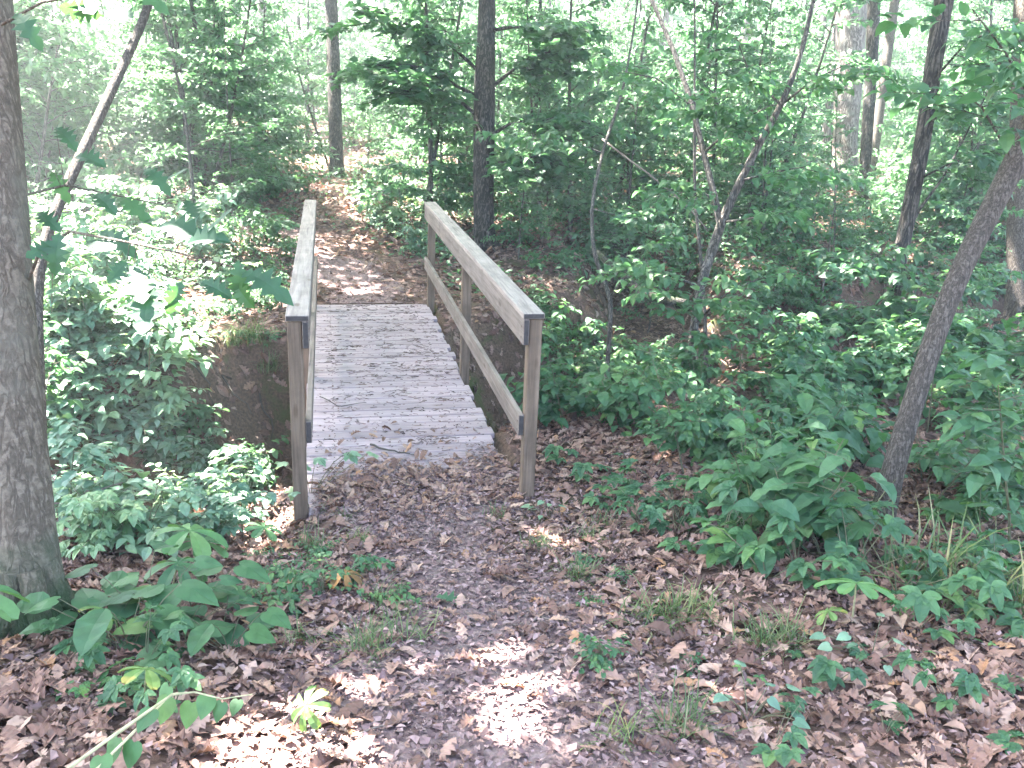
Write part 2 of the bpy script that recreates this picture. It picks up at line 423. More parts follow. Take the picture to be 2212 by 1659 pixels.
M['bark_dark'] = bark_mat('dark_furrowed_bark', (0.02, 0.017, 0.015), (0.06, 0.05, 0.042), (0.12, 0.10, 0.085), 9.0, 0.10, 1.0)
M['bark_mid'] = bark_mat('grey_brown_bark', (0.028, 0.022, 0.018), (0.09, 0.072, 0.058), (0.165, 0.137, 0.112), 21.0, 0.13, 1.0, crack=.55)
M['bark_pink'] = bark_mat('shaggy_pale_bark', (0.08, 0.06, 0.055), (0.20, 0.16, 0.145), (0.32, 0.265, 0.24), 6.0, 0.07, 1.0, lichen=(0.19, 0.18, 0.15))
M['bark_thin'] = bark_mat('sapling_bark', (0.04, 0.035, 0.03), (0.095, 0.083, 0.07), (0.17, 0.148, 0.125), 14.0, 0.2, 0.6)
M['bark_moss'] = bark_mat('mossy_bark', (0.012, 0.011, 0.009), (0.035, 0.03, 0.024), (0.07, 0.06, 0.048), 10.0, 0.5, 0.7, lichen=(0.03, 0.048, 0.016))
M['deck'] = wood_mat('deck_timber', [(0.25, (0.165, 0.124, 0.130)), (0.5, (0.268, 0.211, 0.221)), (0.75, (0.345, 0.280, 0.292))], axis=0, stain=0.2)
M['rail'] = wood_mat('rail_timber', [(0.25, (0.060, 0.044, 0.036)), (0.42, (0.13, 0.100, 0.083)), (0.55, (0.172, 0.135, 0.113)), (0.75, (0.235, 0.190, 0.162))], axis=1, stain=0.6)
M['post'] = wood_mat('post_timber', [(0.25, (0.052, 0.035, 0.023)), (0.42, (0.105, 0.072, 0.048)), (0.55, (0.138, 0.096, 0.065)), (0.75, (0.195, 0.141, 0.100))], axis=2, stain=0.6)
M['cap'] = wood_mat('cap_timber', [(0.25, (0.11, 0.084, 0.070)), (0.42, (0.205, 0.164, 0.141)), (0.55, (0.265, 0.215, 0.188)), (0.75, (0.345, 0.287, 0.254))], axis=1, stain=0.5)
M['end'] = plain_mat('shaded_end_grain', [(0, (0.030, 0.025, 0.024)), (1, (0.05, 0.042, 0.04))], .9)
M['beam'] = wood_mat('beam_timber', [(0.25, (0.10, 0.085, 0.07)), (0.6, (0.20, 0.17, 0.14))], axis=1)
M['nail'] = plain_mat('rusty_nail', [(0, (0.06, 0.04, 0.035)), (1, (0.10, 0.06, 0.045))], 0.6, 0.5)
M['ground'] = ground_mat('forest_floor', [(0, (0.05, 0.032, 0.028)), (0.35, (0.115, 0.068, 0.056)), (0.7, (0.19, 0.115, 0.095)), (1, (0.28, 0.18, 0.15))],
                         [(0.3, (0.045, 0.028, 0.020)), (0.7, (0.13, 0.083, 0.058))])
M['path'] = ground_mat('trodden_path', [(0, (0.10, 0.066, 0.066)), (0.35, (0.185, 0.122, 0.116)), (0.7, (0.26, 0.18, 0.168)), (1, (0.36, 0.26, 0.245))],
                       [(0.3, (0.11, 0.078, 0.077)), (0.7, (0.22, 0.16, 0.152))], path=True)


# ------------------------------------------------------------------ leaf templates (length 1 along +Y, normal +Z)
def strip_leaf(ws, fold=0.25, droop=0.18, wave=0.0, curl=0.0, ys=None):
    n = len(ws)
    ys = np.linspace(0, 1, n) if ys is None else np.asarray(ys)
    V = []
    for i, (y, w) in enumerate(zip(ys, ws)):
        zc = -droop * y * y + 0.06 * math.sin(y * 3.0)
        e = fold * w + wave * (0.5 if i % 2 else -0.5) * w
        cx = math.cos(curl * 1.3); V += [(-w * cx, y, zc + e + curl * w), (0, y, zc), (w * cx, y, zc + e + curl * w)]
    V = np.array(V); q = []
    for i in range(n - 1):
        a = 3 * i
        q += [(a, a + 1, a + 4, a + 3), (a + 1, a + 2, a + 5, a + 4)]
    return V, [np.array(q)]


T_DIA = (np.array([(0, 0, 0), (-.29, .48, .06), (0, 1, -.12), (.29, .48, .06), (0, .45, -.01)]),
         [np.array([(0, 4, 1), (1, 4, 2), (0, 3, 4), (3, 2, 4)])])
T_OV = [strip_leaf([0.02, .27, .33, .2, 0.01], .22, d, ys=[0, .22, .48, .78, 1]) for d in (0.1, 0.3, 0.5)]
T_OVN = [strip_leaf([0.015, .17, .29, .33, .32, .25, .14, 0.005], fo, d, 0.12, ys=[0, .1, .24, .4, .56, .74, .89, 1.0]) for fo, d in ((.2, .12), (.3, .3), (.12, .45))]
T_NAR = strip_leaf([0.01, .15, .2, .14, 0.0], .25, .3)
T_OAK = [strip_leaf([.012, .03, .15, .09, .27, .10, .36, .13, .30, .11, .17, .10, .0], fo, d, 0.05, c) for fo, d, c in ((.3, .25, .1), (.25, .6, -.1), (-.1, -.3, 0.2))]
T_DEAD = [strip_leaf([.012, .13, .11, .25, .16, .30, .17, .22, .11, .0], fo, d, wv, c) for fo, d, wv, c in ((.3, .2, .25, 0), (-.3, -.2, -.25, .25), (.5, .1, .4, .2), (-.15, .45, .3, -.25))]
T_DEAD += [strip_leaf([.02, .2, .27, .2, 0.01], fo, d, .2, c) for fo, d, c in ((.6, .3, 0), (-.6, -.3, .2))]
T_CRUMB = (np.array([(-.3, 0, 0), (.3, .1, .08), (.25, .7, -.05), (-.15, .9, .1)]), [np.array([(0, 1, 2, 3)])])


def fan_leaf(out, z=0.0, cup=0.0):
    """lobed leaf from an outline [(x, y)], fanned from the stalk end"""
    P = np.array([(0, 0.28)] + list(out) + [(-x, y) for x, y in out[::-1] if abs(x) > 1e-6])
    r = np.hypot(P[:, 0], P[:, 1] - .28)
    V = np.column_stack([P, -cup * r * r + 0.05 * np.abs(P[:, 0])])
    n = len(P)
    return V, [np.array([(0, i, i + 1 if i + 1 < n else 1) for i in range(1, n)])]


T_MAP = [fan_leaf([(0, 0), (.16, -.04), (.36, .06), (.30, .17), (.55, .36), (.50, .44), (.56, .56), (.40, .56), (.26, .52), (.28, .70), (.17, .80), (.10, .86), (0, 1.03)][::-1][::-1], 0, c) for c in (.25, .5)]
T_HEART = [fan_leaf([(0, 0.06), (.14, -.03), (.30, .03), (.40, .2), (.38, .42), (.26, .66), (.12, .86), (0, 1.0)], 0, c) for c in (.2, .45)]


def mayapple_template(k=7, droop=.45, seed=0):
    r = np.random.default_rng(seed); Vs = []; Fs = []; n = 0
    for i in range(k):
        a = 2 * np.pi * i / k + r.uniform(-.12, .12); L = r.uniform(.42, .54)
        ws = np.array([.012, .03, .055, .085, .105, .095, .04]) * L / .5 * r.uniform(.9, 1.15) * (7 / k)
        ys = np.array([.0, .14, .3, .52, .74, .92, 1.0]) * L
        notch = [0, 0, 0, 0, 0, 0, -.10]
        V = []
        for j in range(7):
            z = -droop * ys[j] ** 2 * 1.6 + .05 * ys[j]; e = .35 * ws[j]
            V += [(-ws[j], ys[j], z + e), (0, ys[j] + notch[j] * L, z), (ws[j], ys[j], z + e)]
        V = np.array(V); c, s = math.cos(a), math.sin(a)
        V = V @ np.array([[c, s, 0], [-s, c, 0], [0, 0, 1]])
        q = []
        for j in range(6):
            b = 3 * j + n
            q += [(b, b + 1, b + 4, b + 3), (b + 1, b + 2, b + 5, b + 4)]
        Vs.append(V); Fs += q; n += len(V)
    return np.concatenate(Vs), [np.array(Fs)]


T_MAYA = [mayapple_template(7, .35, 1), mayapple_template(6, .55, 2), mayapple_template(7, .8, 3)]


def palmate(k=5, T=None):
    T = T or T_OVN[0]; Vs = []; Fs = []; n = 0
    for i, a in enumerate(np.linspace(-1.75, 1.75, k)):
        L = 1.0 - .16 * abs(a)
        V = T[0] * np.array([.78 * L, L, L]); c, s = math.cos(a), math.sin(a)
        V = V @ np.array([[c, -s, 0], [s, c, 0], [0, 0, 1]])
        Vs.append(V + [0, 0, .01 * i]); Fs.append(T[1][0] + n); n += len(V)
    return np.concatenate(Vs), [np.concatenate(Fs)]


T_PALM = [palmate(5, T_OVN[0]), palmate(5, T_OVN[1])]
T_TRI = palmate(3, T_OVN[0])


def rots(az, pit, roll):
    az, pit, roll = (np.asarray(a, float) for a in (az, pit, roll))
    y = np.stack([np.sin(az) * np.cos(pit), np.cos(az) * np.cos(pit), np.sin(pit)], -1)
    x = np.stack([np.cos(az), -np.sin(az), np.zeros_like(az)], -1)
    z = np.cross(x, y)
    cr, sr = np.cos(roll)[:, None], np.sin(roll)[:, None]
    return np.stack([x * cr + z * sr, y, z * cr - x * sr], -1)


U = lambda a, b, n=None: rng.uniform(a, b, n)
NR = lambda s, n=None: rng.normal(0, s, n)


def curve(p0, az, el, length, n=6, bend=0.0, wig=0.05, r=None):
    """wandering polyline"""
    r = r or rng
    pts = [np.array(p0, float)]; st = length / (n - 1)
    for i in range(n - 1):
        pts.append(pts[-1] + st * np.array([math.sin(az) * math.cos(el), math.cos(az) * math.cos(el), math.sin(el)]))
        az += r.normal(0, wig * 2); el += bend / (n - 1) + r.normal(0, wig)
    return np.array(pts)


def along(pts, t):
    L = np.concatenate([[0], np.cumsum(np.linalg.norm(np.diff(pts, axis=0), axis=1))]); s = np.asarray(t) * L[-1]
    return np.stack([np.interp(s, L, pts[:, k]) for k in range(3)], -1)


def spray(wood, leaves, p0, az, el, length, lsize, Ts, rad=0.008, dens=1.0, bend=-0.35, flat=0.3, fill=1.0, twigs=True):
    """one bough with side twigs in a flat, layered spray of leaves"""
    pts = curve(p0, az, el, length, 6, bend, 0.06)
    wood.tube(pts, np.linspace(rad, rad * .3, 6), 5, 0, False)
    P, A = [], []
    axes = [(pts, az, .12)]
    if twigs:
        for t in np.arange(.22, 1.0, max(.13, .12 / max(length, .3))):
            q = along(pts, [t])[0]; sd = 1 if int(t * 100) % 2 else -1
            for sd in (-1, 1):
                tl = length * (.55 - .35 * t) * U(.7, 1.2) * fill
                a2 = az + sd * U(.6, 1.0)
                tp = curve(q, a2, el * .4 + NR(.15), tl, 4, bend * .6, .06)
                wood.tube(tp, np.linspace(rad * .4, rad * .18, 4), 3, 0, False); axes.append((tp, a2, .05))
    for tp, a, t0 in axes:
        L = np.linalg.norm(np.diff(tp, axis=0), axis=1).sum()
        n = max(2, int(L / (lsize * .42) * dens)); t = np.linspace(t0, 1, n) + NR(.02, n)
        q = along(tp, np.clip(t, 0, 1)); sd = np.where(np.arange(n) % 2, 1, -1)
        P.append(q + NR(lsize * .15, (n, 3))); A.append(a + sd * U(.5, 1.2, n))
    P = np.concatenate(P); A = np.concatenate(A); n = len(P)
    rt = rots(A, NR(flat, n) - .15, NR(flat, n)); s = lsize * U(.65, 1.2, n)
    k = rng.integers(0, len(Ts), n)
    for i, T in enumerate(Ts):
        w = k == i; leaves.inst(T, P[w], rt[w], s[w])


def sapling_mesh(h, nb, lsize, Ts, r0=.025, low=.22, blen=1.2, dens=1.0, lean=.08, flat=.35):
    wood, lv = MB(), MB()
    tr = curve((0, 0, -.05), U(0, 6.28), math.pi / 2 - abs(NR(lean)), h, 9, NR(.15), .03)
    wood.tube(tr, np.linspace(r0, r0 * .2, 9), 7, 0, False)
    for i in range(nb):
        t = low + (1 - low) * (i + U(0, 1)) / nb
        p = along(tr, [min(t, .99)])[0]
        L = blen * (1.05 - .65 * t) * U(.6, 1.25)
        spray(wood, lv, p, U(0, 6.28), U(-.05, .7), L, lsize, Ts, max(.004, r0 * .3), dens, flat=flat)
    return wood, lv


# ------------------------------------------------------------------ SETTING
def sheet(xs, ys, dz=0.0, keep=None):
    X, Y = np.meshgrid(xs, ys); Z = H(X, Y) + dz
    V = np.column_stack([X.ravel(), Y.ravel(), Z.ravel()])
    nx, ny = len(xs), len(ys)
    i = (np.arange(ny - 1)[:, None] * nx + np.arange(nx - 1)[None]).reshape(-1)
    q = np.stack([i, i + 1, i + nx + 1, i + nx], -1)
    if keep is not None:
        c = V[q].mean(1); q = q[keep(c[:, 0], c[:, 1])]
    b = MB(); b.add(V, [q]); return b


def graded(a, b, fa, fb, step, grow=1.14):
    out = list(np.arange(a, b + 1e-6, step)); s = step
    while out[-1] < fb: s *= grow; out.append(out[-1] + s)
    s = step
    while out[0] > fa: s *= grow; out.insert(0, out[0] - s)
    return np.array(out)


g = sheet(graded(-6, 9, -160, 160, .07), graded(-3.5, 12, -60, 190, .07))
tag(g.build('forest_floor_ground', M['ground'], smooth=True), 'uneven brown woodland floor with a gully under the bridge', kind='structure')
pk = lambda x, y: (seg_dist(x, y, PATH) < .52 - .14 * (y > 6) + .16 * np.sin(y * 2.1) + .10 * np.sin(y * 5.3 + x * 3)) & ((y < .12 + .10 * np.sin(x * 9)) | ((y > 5.2) & (y < 11.5 + np.sin(x * 4))))
g = sheet(np.arange(-9.5, 1.6, .06), np.arange(-7, 22, .06), .007, pk)
tag(g.build('path', M['path'], smooth=True), 'trodden dirt trail strewn with leaf crumbs', kind='structure')

# ------------------------------------------------------------------ FOOTBRIDGE
WD, HR, L2, LD, YM = 0.6035, 1.1246, 5.142, 5.158, 2.50
PP, TT, CC = 0.0765, 0.033, 0.119
br = thing('footbridge', 'weathered wooden footbridge with plank deck and two plain railings over the gully', 'footbridge', (0, 0, 0))
b = MB(); nb = 37; w = LD / nb
for i in range(nb):
    y = (i + .5) * w
    l, r_ = WD + U(.012, .05), WD + U(-.012, .045)
    if abs(y - YM) < .14 or y > LD - .2 or y < .2: l = r_ = WD - .003
    b.box(((r_ - l) / 2, y, -.019 + NR(.0012)), (l + r_, w - U(.004, .009), .038), 0, Matrix.Rotation(NR(.003), 3, 'Z') @ Matrix.Rotation(NR(.004), 3, 'X'), .005)
for i in range(nb):
    for x in (-.45, .45):
        for dy in (-.035, .035): b.tube([(x + NR(.006), (i + .5) * w + dy, -.002), (x, (i + .5) * w + dy, .0015)], .0045, 6, 1)
b.build('deck', [M['deck'], M['nail']], br, fix=True)
for sx in (-1, 1):
    q = MB(); q.box((sx * .45, LD / 2, -.135), (.075, LD - .02, .19)); q.build('stringer', M['beam'], br, fix=True)
for y in (.14, LD - .12):
    q = MB(); q.box((0, y, -.33), (1.5, .2, .19)); q.build('sleeper', M['beam'], br, fix=True)
for sx in (-1, 1):
    for j, y in enumerate((.017 + PP / 2, YM + PP / 2, L2 - .02 - PP / 2)):
        x = sx * (WD + PP / 2); zb = -.75 if j == 1 else -.45
        q = MB(); zt = HR - TT
        q.box((x, y, (zb + zt) / 2), (PP, PP, zt - zb), 0, None, .006); q.build('post', M['post'], br, fix=True)
    xr = sx * (WD - TT / 2 - .001)
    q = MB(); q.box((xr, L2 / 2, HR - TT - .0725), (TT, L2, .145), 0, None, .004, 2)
    for y in (.05, YM + .04, L2 - .06):
        for dz in (-.05, -.11): q.tube([(xr - sx * (TT / 2 - .002), y, HR - TT + dz), (xr - sx * (TT / 2 + .003), y, HR - TT + dz)], .006, 6, 1)
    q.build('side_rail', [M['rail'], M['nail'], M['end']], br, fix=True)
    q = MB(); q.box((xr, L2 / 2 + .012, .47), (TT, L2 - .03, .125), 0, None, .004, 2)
    for y in (.05, YM + .04, L2 - .06):
        for dz in (.02, -.03): q.tube([(xr - sx * (TT / 2 - .002), y, .47 + dz), (xr - sx * (TT / 2 + .003), y, .47 + dz)], .006, 6, 1)
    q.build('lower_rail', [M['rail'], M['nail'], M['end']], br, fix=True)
    q = MB(); xc = sx * (WD - TT + CC / 2 - .004)
    if sx > 0:
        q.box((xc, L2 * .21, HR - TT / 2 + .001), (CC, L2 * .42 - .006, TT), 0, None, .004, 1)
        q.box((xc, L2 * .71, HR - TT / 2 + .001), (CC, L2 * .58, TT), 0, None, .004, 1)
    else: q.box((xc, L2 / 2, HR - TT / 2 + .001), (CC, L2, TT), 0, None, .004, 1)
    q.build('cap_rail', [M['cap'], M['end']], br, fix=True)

# ------------------------------------------------------------------ litter, twigs: stuff
def litter(n, xr, yr, size, keep, Ts, name, label, m, dz=.012, flat=.28, zf=None):
    x = U(*xr, n * 3); y = U(*yr, n * 3); k = keep(x, y); x, y = x[k][:n], y[k][:n]; n = len(x)
    z = (H(x, y) if zf is None else zf(x, y)) + dz + np.abs(NR(.008, n))
    e = .05; nx = (H(x + e, y) - H(x - e, y)) / (2 * e); ny = (H(x, y + e) - H(x, y - e)) / (2 * e)
    if zf is not None: nx = ny = np.zeros(n)
    az = U(0, 6.28, n); slope = nx * np.sin(az) + ny * np.cos(az); sroll = nx * np.cos(az) - ny * np.sin(az)
    rt = rots(az, np.arctan(slope) + NR(flat, n), np.arctan(sroll) + NR(flat, n))
    b = MB(); kk = rng.integers(0, len(Ts), n); s = size * (.38 + .9 * U(0, 1, n) ** 1.5)
    for i, T in enumerate(Ts):
        w = kk == i; b.inst(T, np.column_stack([x, y, z])[w], rt[w], s[w])
    return tag(b.build(name, m), label, kind='stuff')


pd_ = lambda x, y: seg_dist(x, y, PATH)
offdeck = lambda x, y: ~((np.abs(x) < .75) & (y > .0) & (y < 5.2))
near = lambda x, y: offdeck(x, y) & (rng.random(len(x)) < np.clip(.07 + pd_(x, y) * .55, 0, 1))
litter(34000, (-4.2, 3.6), (-3.6, 1.4), .095, near, T_DEAD[:4] + T_DEAD[:5], 'fallen_leaves', 'brown dead oak leaves covering the ground before the bridge', M['litter'], .012, .15)
litter(50000, (-4.0, 3.6), (-3.6, .5), .034, lambda x, y: rng.random(len(x)) < np.where(pd_(x, y) < .8, 1, .35), [T_CRUMB, T_NAR], 'leaf_crumbs', 'broken leaf crumbs and bark bits trodden into the trail', M['crumb'], .012, .4)
litter(40000, (-8, 10), (.8, 14), .12, lambda x, y: offdeck(x, y) & (rng.random(len(x)) < np.where(y < 5.1, .95, np.clip(.15 + pd_(x, y) * .6, 0, 1))), T_DEAD, 'fallen_leaves', 'brown dead leaves on the gully banks and beyond the bridge', M['litter'], .012, .3)
litter(9000, (-6, 3), (4.9, 16), .04, lambda x, y: pd_(x, y) < .75, [T_CRUMB, T_NAR], 'leaf_crumbs', 'leaf crumbs on the trail beyond the bridge', M['crumb'], .012, .4)
litter(16000, (-14, 18), (10, 34), .16, lambda x, y: pd_(x, y) > .4, T_DEAD[4:], 'fallen_leaves', 'brown dead leaves between the far trees', M['litter'], .015, .35)
# leaves drifted over the near end of the deck
litter(1000, (-.55, .6), (-.05, 1.35), .075, lambda x, y: rng.random(len(x)) < np.clip(1.0 - (y - .25 + .10 * np.sin(x * 6) - .28 * x) / .5, .03, 1) , T_DEAD, 'fallen_leaves', 'dead leaves drifted over the near end of the deck', M['litter'], .010, .25, zf=lambda x, y: np.maximum(0, H(x, y)) * (y < .3))
litter(8000, (-.58, .6), (-.05, 1.5), .022, lambda x, y: rng.random(len(x)) < np.clip(1.0 - (y - .3 * x - .3 + .10 * np.sin(x * 7)) / .45, .015, 1), [T_CRUMB, T_NAR], 'leaf_crumbs', 'dark crumbs of dead leaf on the near deck boards', M['crumb'], .006, .3, zf=lambda x, y: np.maximum(0, H(x, y)) * (y < .3))


def catkins(n):
    b = MB()
    cx = U(-.55, .58, 160); cy = U(.3, 5.1, 160)
    for i in range(n):
        j = rng.integers(0, 160); f = i % 3 == 0
        x, y = (U(-.58, .59), U(.2, 5.12)) if f else (cx[j] + NR(.05), cy[j] + NR(.02))
        if abs(x) > .59 or y > 5.13 or y < .15: continue
        L = U(.015, .07); az = NR(.5) + (math.pi / 2 if U(0, 1) < .5 else -math.pi / 2)
        p = curve((x, y, .004), az, 0, L, 4, 0, .25); p[:, 2] = .0035 + np.abs(NR(.002, 4))
        b.tube(p, U(.001, .0024), 4, 0, True)
    for i in range(700):
        x, y = U(-.58, .59), U(.2, 5.1); L = U(.008, .028)
        b.inst(T_CRUMB, np.array([[x, y, .006]]), rots([U(0, 6.28)], [NR(.15)], [NR(.2)]), [L])
    tag(b.build('deck_litter', M['catkin']), 'small dark catkins and bits scattered over the deck boards', kind='stuff')


catkins(1250)

# ------------------------------------------------------------------ SUN SETUP + canopy openings
SUN_EL, SUN_AZ = R(60), R(-38)            # azimuth from +Y towards +X; the sun stands ahead to the left
S = np.array([math.sin(SUN_AZ) * math.cos(SUN_EL), math.cos(SUN_AZ) * math.cos(SUN_EL), math.sin(SUN_EL)])
OPEN = [  # ground spots (2212-wide view) that the sun reaches through the canopy
    (1085, 1495, 92, 78), (985, 1375, 50, 16), (1140, 1600, 25, 15), (1185, 1160, 45, 22), (740, 1515, 108, 54), (650, 1585, 140, 66), (560, 1650, 150, 66), (480, 1620, 110, 50), (700, 1640, 90, 30),
    (700, 1255, 40, 12), (240, 660, 230, 150), (210, 860, 190, 150), (330, 760, 150, 100), (180, 480, 190, 110), (490, 1085, 140, 50), (330, 1000, 110, 60), (580, 1165, 50, 18), (350, 960, 90, 50), (600, 1440, 0, 0),
    (730, 425, 60, 16), (770, 600, 45, 12), (580, 620, 60, 30), (640, 330, 80, 40), (480, 640, 60, 30),
    (1050, 1035, 30, 12),
    (200, 330, 220, 70), (420, 330, 90, 50), (980, 470, 60, 30), (900, 330, 90, 30), (1420, 350, 40, 20), (1980, 520, 70, 30), (1900, 560, 40, 15), (1260, 700, 40, 16),
]


def openings(P):
    u, v, w = project(P); u = u / DS; v = v / DS
    o = np.zeros(len(P), bool)
    wob = 1 + .22 * np.sin(P[:, 0] * 9 + P[:, 1] * 4) + .18 * np.sin(P[:, 1] * 13 - P[:, 0] * 6)
    for (x, y, rx, ry) in OPEN:
        if rx:
            ex = .07 * F / DS / np.maximum(w, 1.5) if 1100 < y else 0.0      # the sun's disc blurs a small gap: open it wider
            o |= (((u - x) / (rx + ex)) ** 2 + ((v - y) / (ry + ex * .75)) ** 2 < wob) & (w > .5)
    return o


# ------------------------------------------------------------------ TREES with a place of their own
TREES = []


def tree(name, label, cat, spec, bark, top=11.0, sides=16, wob=.05, flare=1.35, twist=0, extra=None, group=None):
    """spec: [(dx, dy, depth, width in view px)] from the foot upwards; trunk continues above the frame to TOP"""
    P = [at(a, b_, d) for a, b_, d, w_ in spec]; rad = [w_ * DS / F * d / 2 for a, b_, d, w_ in spec]
    foot = P[0].copy(); foot[2] = Hs(foot[0], foot[1])
    if abs(P[0][2] - foot[2]) > .02: P[0] = np.array([foot[0], foot[1], foot[2]])
    root = thing(name, label, cat, foot, 0, group)
    P = np.array(P); dirn = (P[-1] - P[-2]) / np.linalg.norm(P[-1] - P[-2])
    if top > P[-1][2]:
        dv = dirn * .5 + np.array([0, 0, .5]); q = P[-1]; rr = rad[-1]; Pl = list(P)
        for i in range(5):
            q = q + dv * (top - P[-1][2]) / 5 / max(dv[2], .3); rr *= .86; Pl.append(q); rad = rad + [rr]
        P = np.array(Pl)
    n = max(24, len(P) * 6); t = np.linspace(0, 1, n)
    Ls = np.concatenate([[0], np.cumsum(np.linalg.norm(np.diff(P, axis=0), axis=1))]); t = t ** 1.3
    Q = along(P, t); rr = np.interp(t * Ls[-1], Ls, rad)
    # soften the corners of the polyline
    for _ in range(6): Q[1:-1] = .25 * Q[:-2] + .5 * Q[1:-1] + .25 * Q[2:]
    hgt = Q[:, 2] - foot[2]; rr = rr * (1 + (flare - 1) * np.exp(-np.clip(hgt, 0, 9) / .16))
    Q = np.vstack([Q[0] - [0, 0, .25], Q]); rr = np.concatenate([[rr[0] * 1.15], rr])
    wd = MB(); wd.tube(Q - foot, rr, sides, 0, True, wob, len(TREES))
    if flare > 1.2 and spec[0][2] < 14:                      # surface roots
        for k in range(6):
            a = k * 1.05 + len(TREES); r0_ = rad[0]; c_, s_ = math.cos(a), math.sin(a)
            wd.tube([(c_ * r0_ * .55, s_ * r0_ * .55, .26), (c_ * r0_ * 1.0, s_ * r0_ * 1.0, .10), (c_ * r0_ * 1.5, s_ * r0_ * 1.5, .025), (c_ * r0_ * 2.4, s_ * r0_ * 2.4, -.03)], [r0_ * .42, r0_ * .36, r0_ * .24, r0_ * .1], 9)
    TREES.append(dict(root=root, wood=wd, leaves=MB(), near=MB(), foot=foot, Q=Q, top=Q[-1], bark=bark))
    return TREES[-1]


tA = tree('mottled_tree', 'thick mottled grey trunk with a mossy foot at the left edge', 'tree',
          [(70, 1340, 3.42, 132), (62, 1150, 3.38, 112), (40, 950, 3.33, 112), (20, 700, 3.3, 106), (2, 400, 3.3, 100), (-12, 120, 3.32, 90), (-22, -60, 3.34, 84)], 'bark_smooth', sides=36, flare=1.22, wob=.06)
tB = tree('leaning_tree', 'slender grey tree leaning right behind the mottled trunk', 'tree',
          [(30, 700, 4.7, 26), (75, 560, 5.0, 25), (130, 430, 5.2, 24), (215, 250, 5.5, 22), (290, 90, 5.8, 19), (335, -10, 6.0, 17)], 'bark_mid', sides=10, top=8, flare=1.1)
tC = tree('straight_tree', 'straight dark trunk standing directly beyond the left railing', 'tree',
          [(728, 372, 20, 30), (724, 250, 20, 29), (720, 120, 20, 28), (715, -10, 20, 27)], 'bark_dark', top=13, flare=1.3)
tD = tree('dark_tree', 'tall dark furrowed trunk just beyond the right railing', 'tree',
          [(1047, 535, 13.2, 42), (1044, 400, 13.2, 45), (1046, 200, 13.2, 46), (1050, 100, 13.2, 40), (1052, -10, 13.2, 37)], 'bark_dark', top=12, wob=.06)
tE = tree('shaggy_tree', 'thickest pale shaggy trunk in the right background', 'tree',
          [(1826, 430, 21.5, 62), (1824, 330, 21.5, 50), (1833, 180, 21.5, 56), (1842, -10, 21.5, 62)], 'bark_pink', top=14, sides=20, wob=.1, flare=1.45)
tF = tree('thin_dark_tree', 'thin dark trunk right in front of the pale shaggy trunk', 'tree',
          [(1862, 470, 17.5, 22), (1872, 300, 17.5, 24), (1882, 150, 17.5, 26), (1888, -10, 17.5, 28)], 'bark_dark', top=11)
tG = tree('slim_tree', 'slim trunk leaning away between the thin dark and the bent trunk', 'tree',
          [(1880, 400, 20, 18), (1893, 290, 20, 20), (1912, 150, 20, 20), (1935, -10, 20, 20)], 'bark_mid', top=11)
tH = tree('bent_tree', 'dark bent trunk leaning right out of the gully plants', 'tree',
          [(1908, 770, 9.6, 32), (1925, 660, 9.5, 30), (1950, 520, 9.4, 31), (1978, 390, 9.3, 33), (2000, 270, 9.2, 34), (2018, 130, 9.1, 36), (2042, -10, 9.0, 40)], 'bark_dark', top=11, sides=12)
tI = tree('rough_leaning_tree', 'rough brown trunk leaning right out of the leafy thicket, close at right', 'tree',
          [(1898, 1150, 4.75, 50), (1935, 990, 4.7, 46), (1985, 830, 4.65, 44), (2040, 660, 4.6, 45), (2105, 520, 4.6, 46), (2180, 380, 4.6, 47), (2250, 230, 4.6, 48), (2320, 60, 4.6, 48)], 'bark_mid', sides=18, flare=1.15, wob=.07, top=9)
tJ = tree('edge_tree', 'stout dark trunk in the leaf litter at the far right edge', 'tree',
          [(2192, 722, 9.6, 46), (2195, 600, 9.6, 42), (2200, 400, 9.6, 42), (2206, 200, 9.6, 40), (2210, -10, 9.6, 40)], 'bark_mid', top=12)
tK = tree('forked_tree', 'slender forked tree rising from the gully right of the bridge', 'tree',
          [(1488, 872, 7.6, 18), (1497, 720, 7.6, 18), (1512, 620, 7.6, 19), (1545, 520, 7.6, 21), (1562, 470, 7.6, 20), (1600, 390, 7.5, 17), (1640, 310, 7.4, 15), (1690, 225, 7.3, 14), (1730, 120, 7.2, 11), (1760, -10, 7.2, 9)], 'bark_thin', sides=10, top=4.6)
fork = np.array([at(*p) for p in ((1556, 485, 7.6), (1545, 430, 7.62), (1520, 330, 7.65), (1490, 210, 7.7), (1455, 110, 7.75), (1400, -20, 7.8))])
tK['wood'].tube(fork - tK['foot'], np.array([17, 14, 13, 12, 11, 9]) * DS / F * 7.6 / 2, 9, 0, False)
tL = tree('twin_tree', 'thicker of the two slender dark trunks left of the straight dark trunk', 'tree',
          [(457, 385, 17, 14), (460, 250, 17, 13), (467, 130, 17, 12), (482, -10, 17, 11)], 'bark_dark', top=9, sides=8)
tM = tree('twin_tree', 'slim dark trunk between the curved sapling and the thicker slender trunk', 'tree',
          [(432, 395, 19, 12), (428, 240, 19, 12), (424, 120, 19, 11), (420, -10, 19, 10)], 'bark_dark', top=9, sides=8)
tN = tree('curved_sapling', 'curved thin sapling leaning left above the trail bank', 'tree',
          [(428, 492, 11.5, 8), (412, 360, 11.5, 8), (400, 250, 11.5, 7), (375, 130, 11.5, 7), (350, 30, 11.5, 6), (335, -20, 11.5, 6)], 'bark_thin', top=5, sides=7)
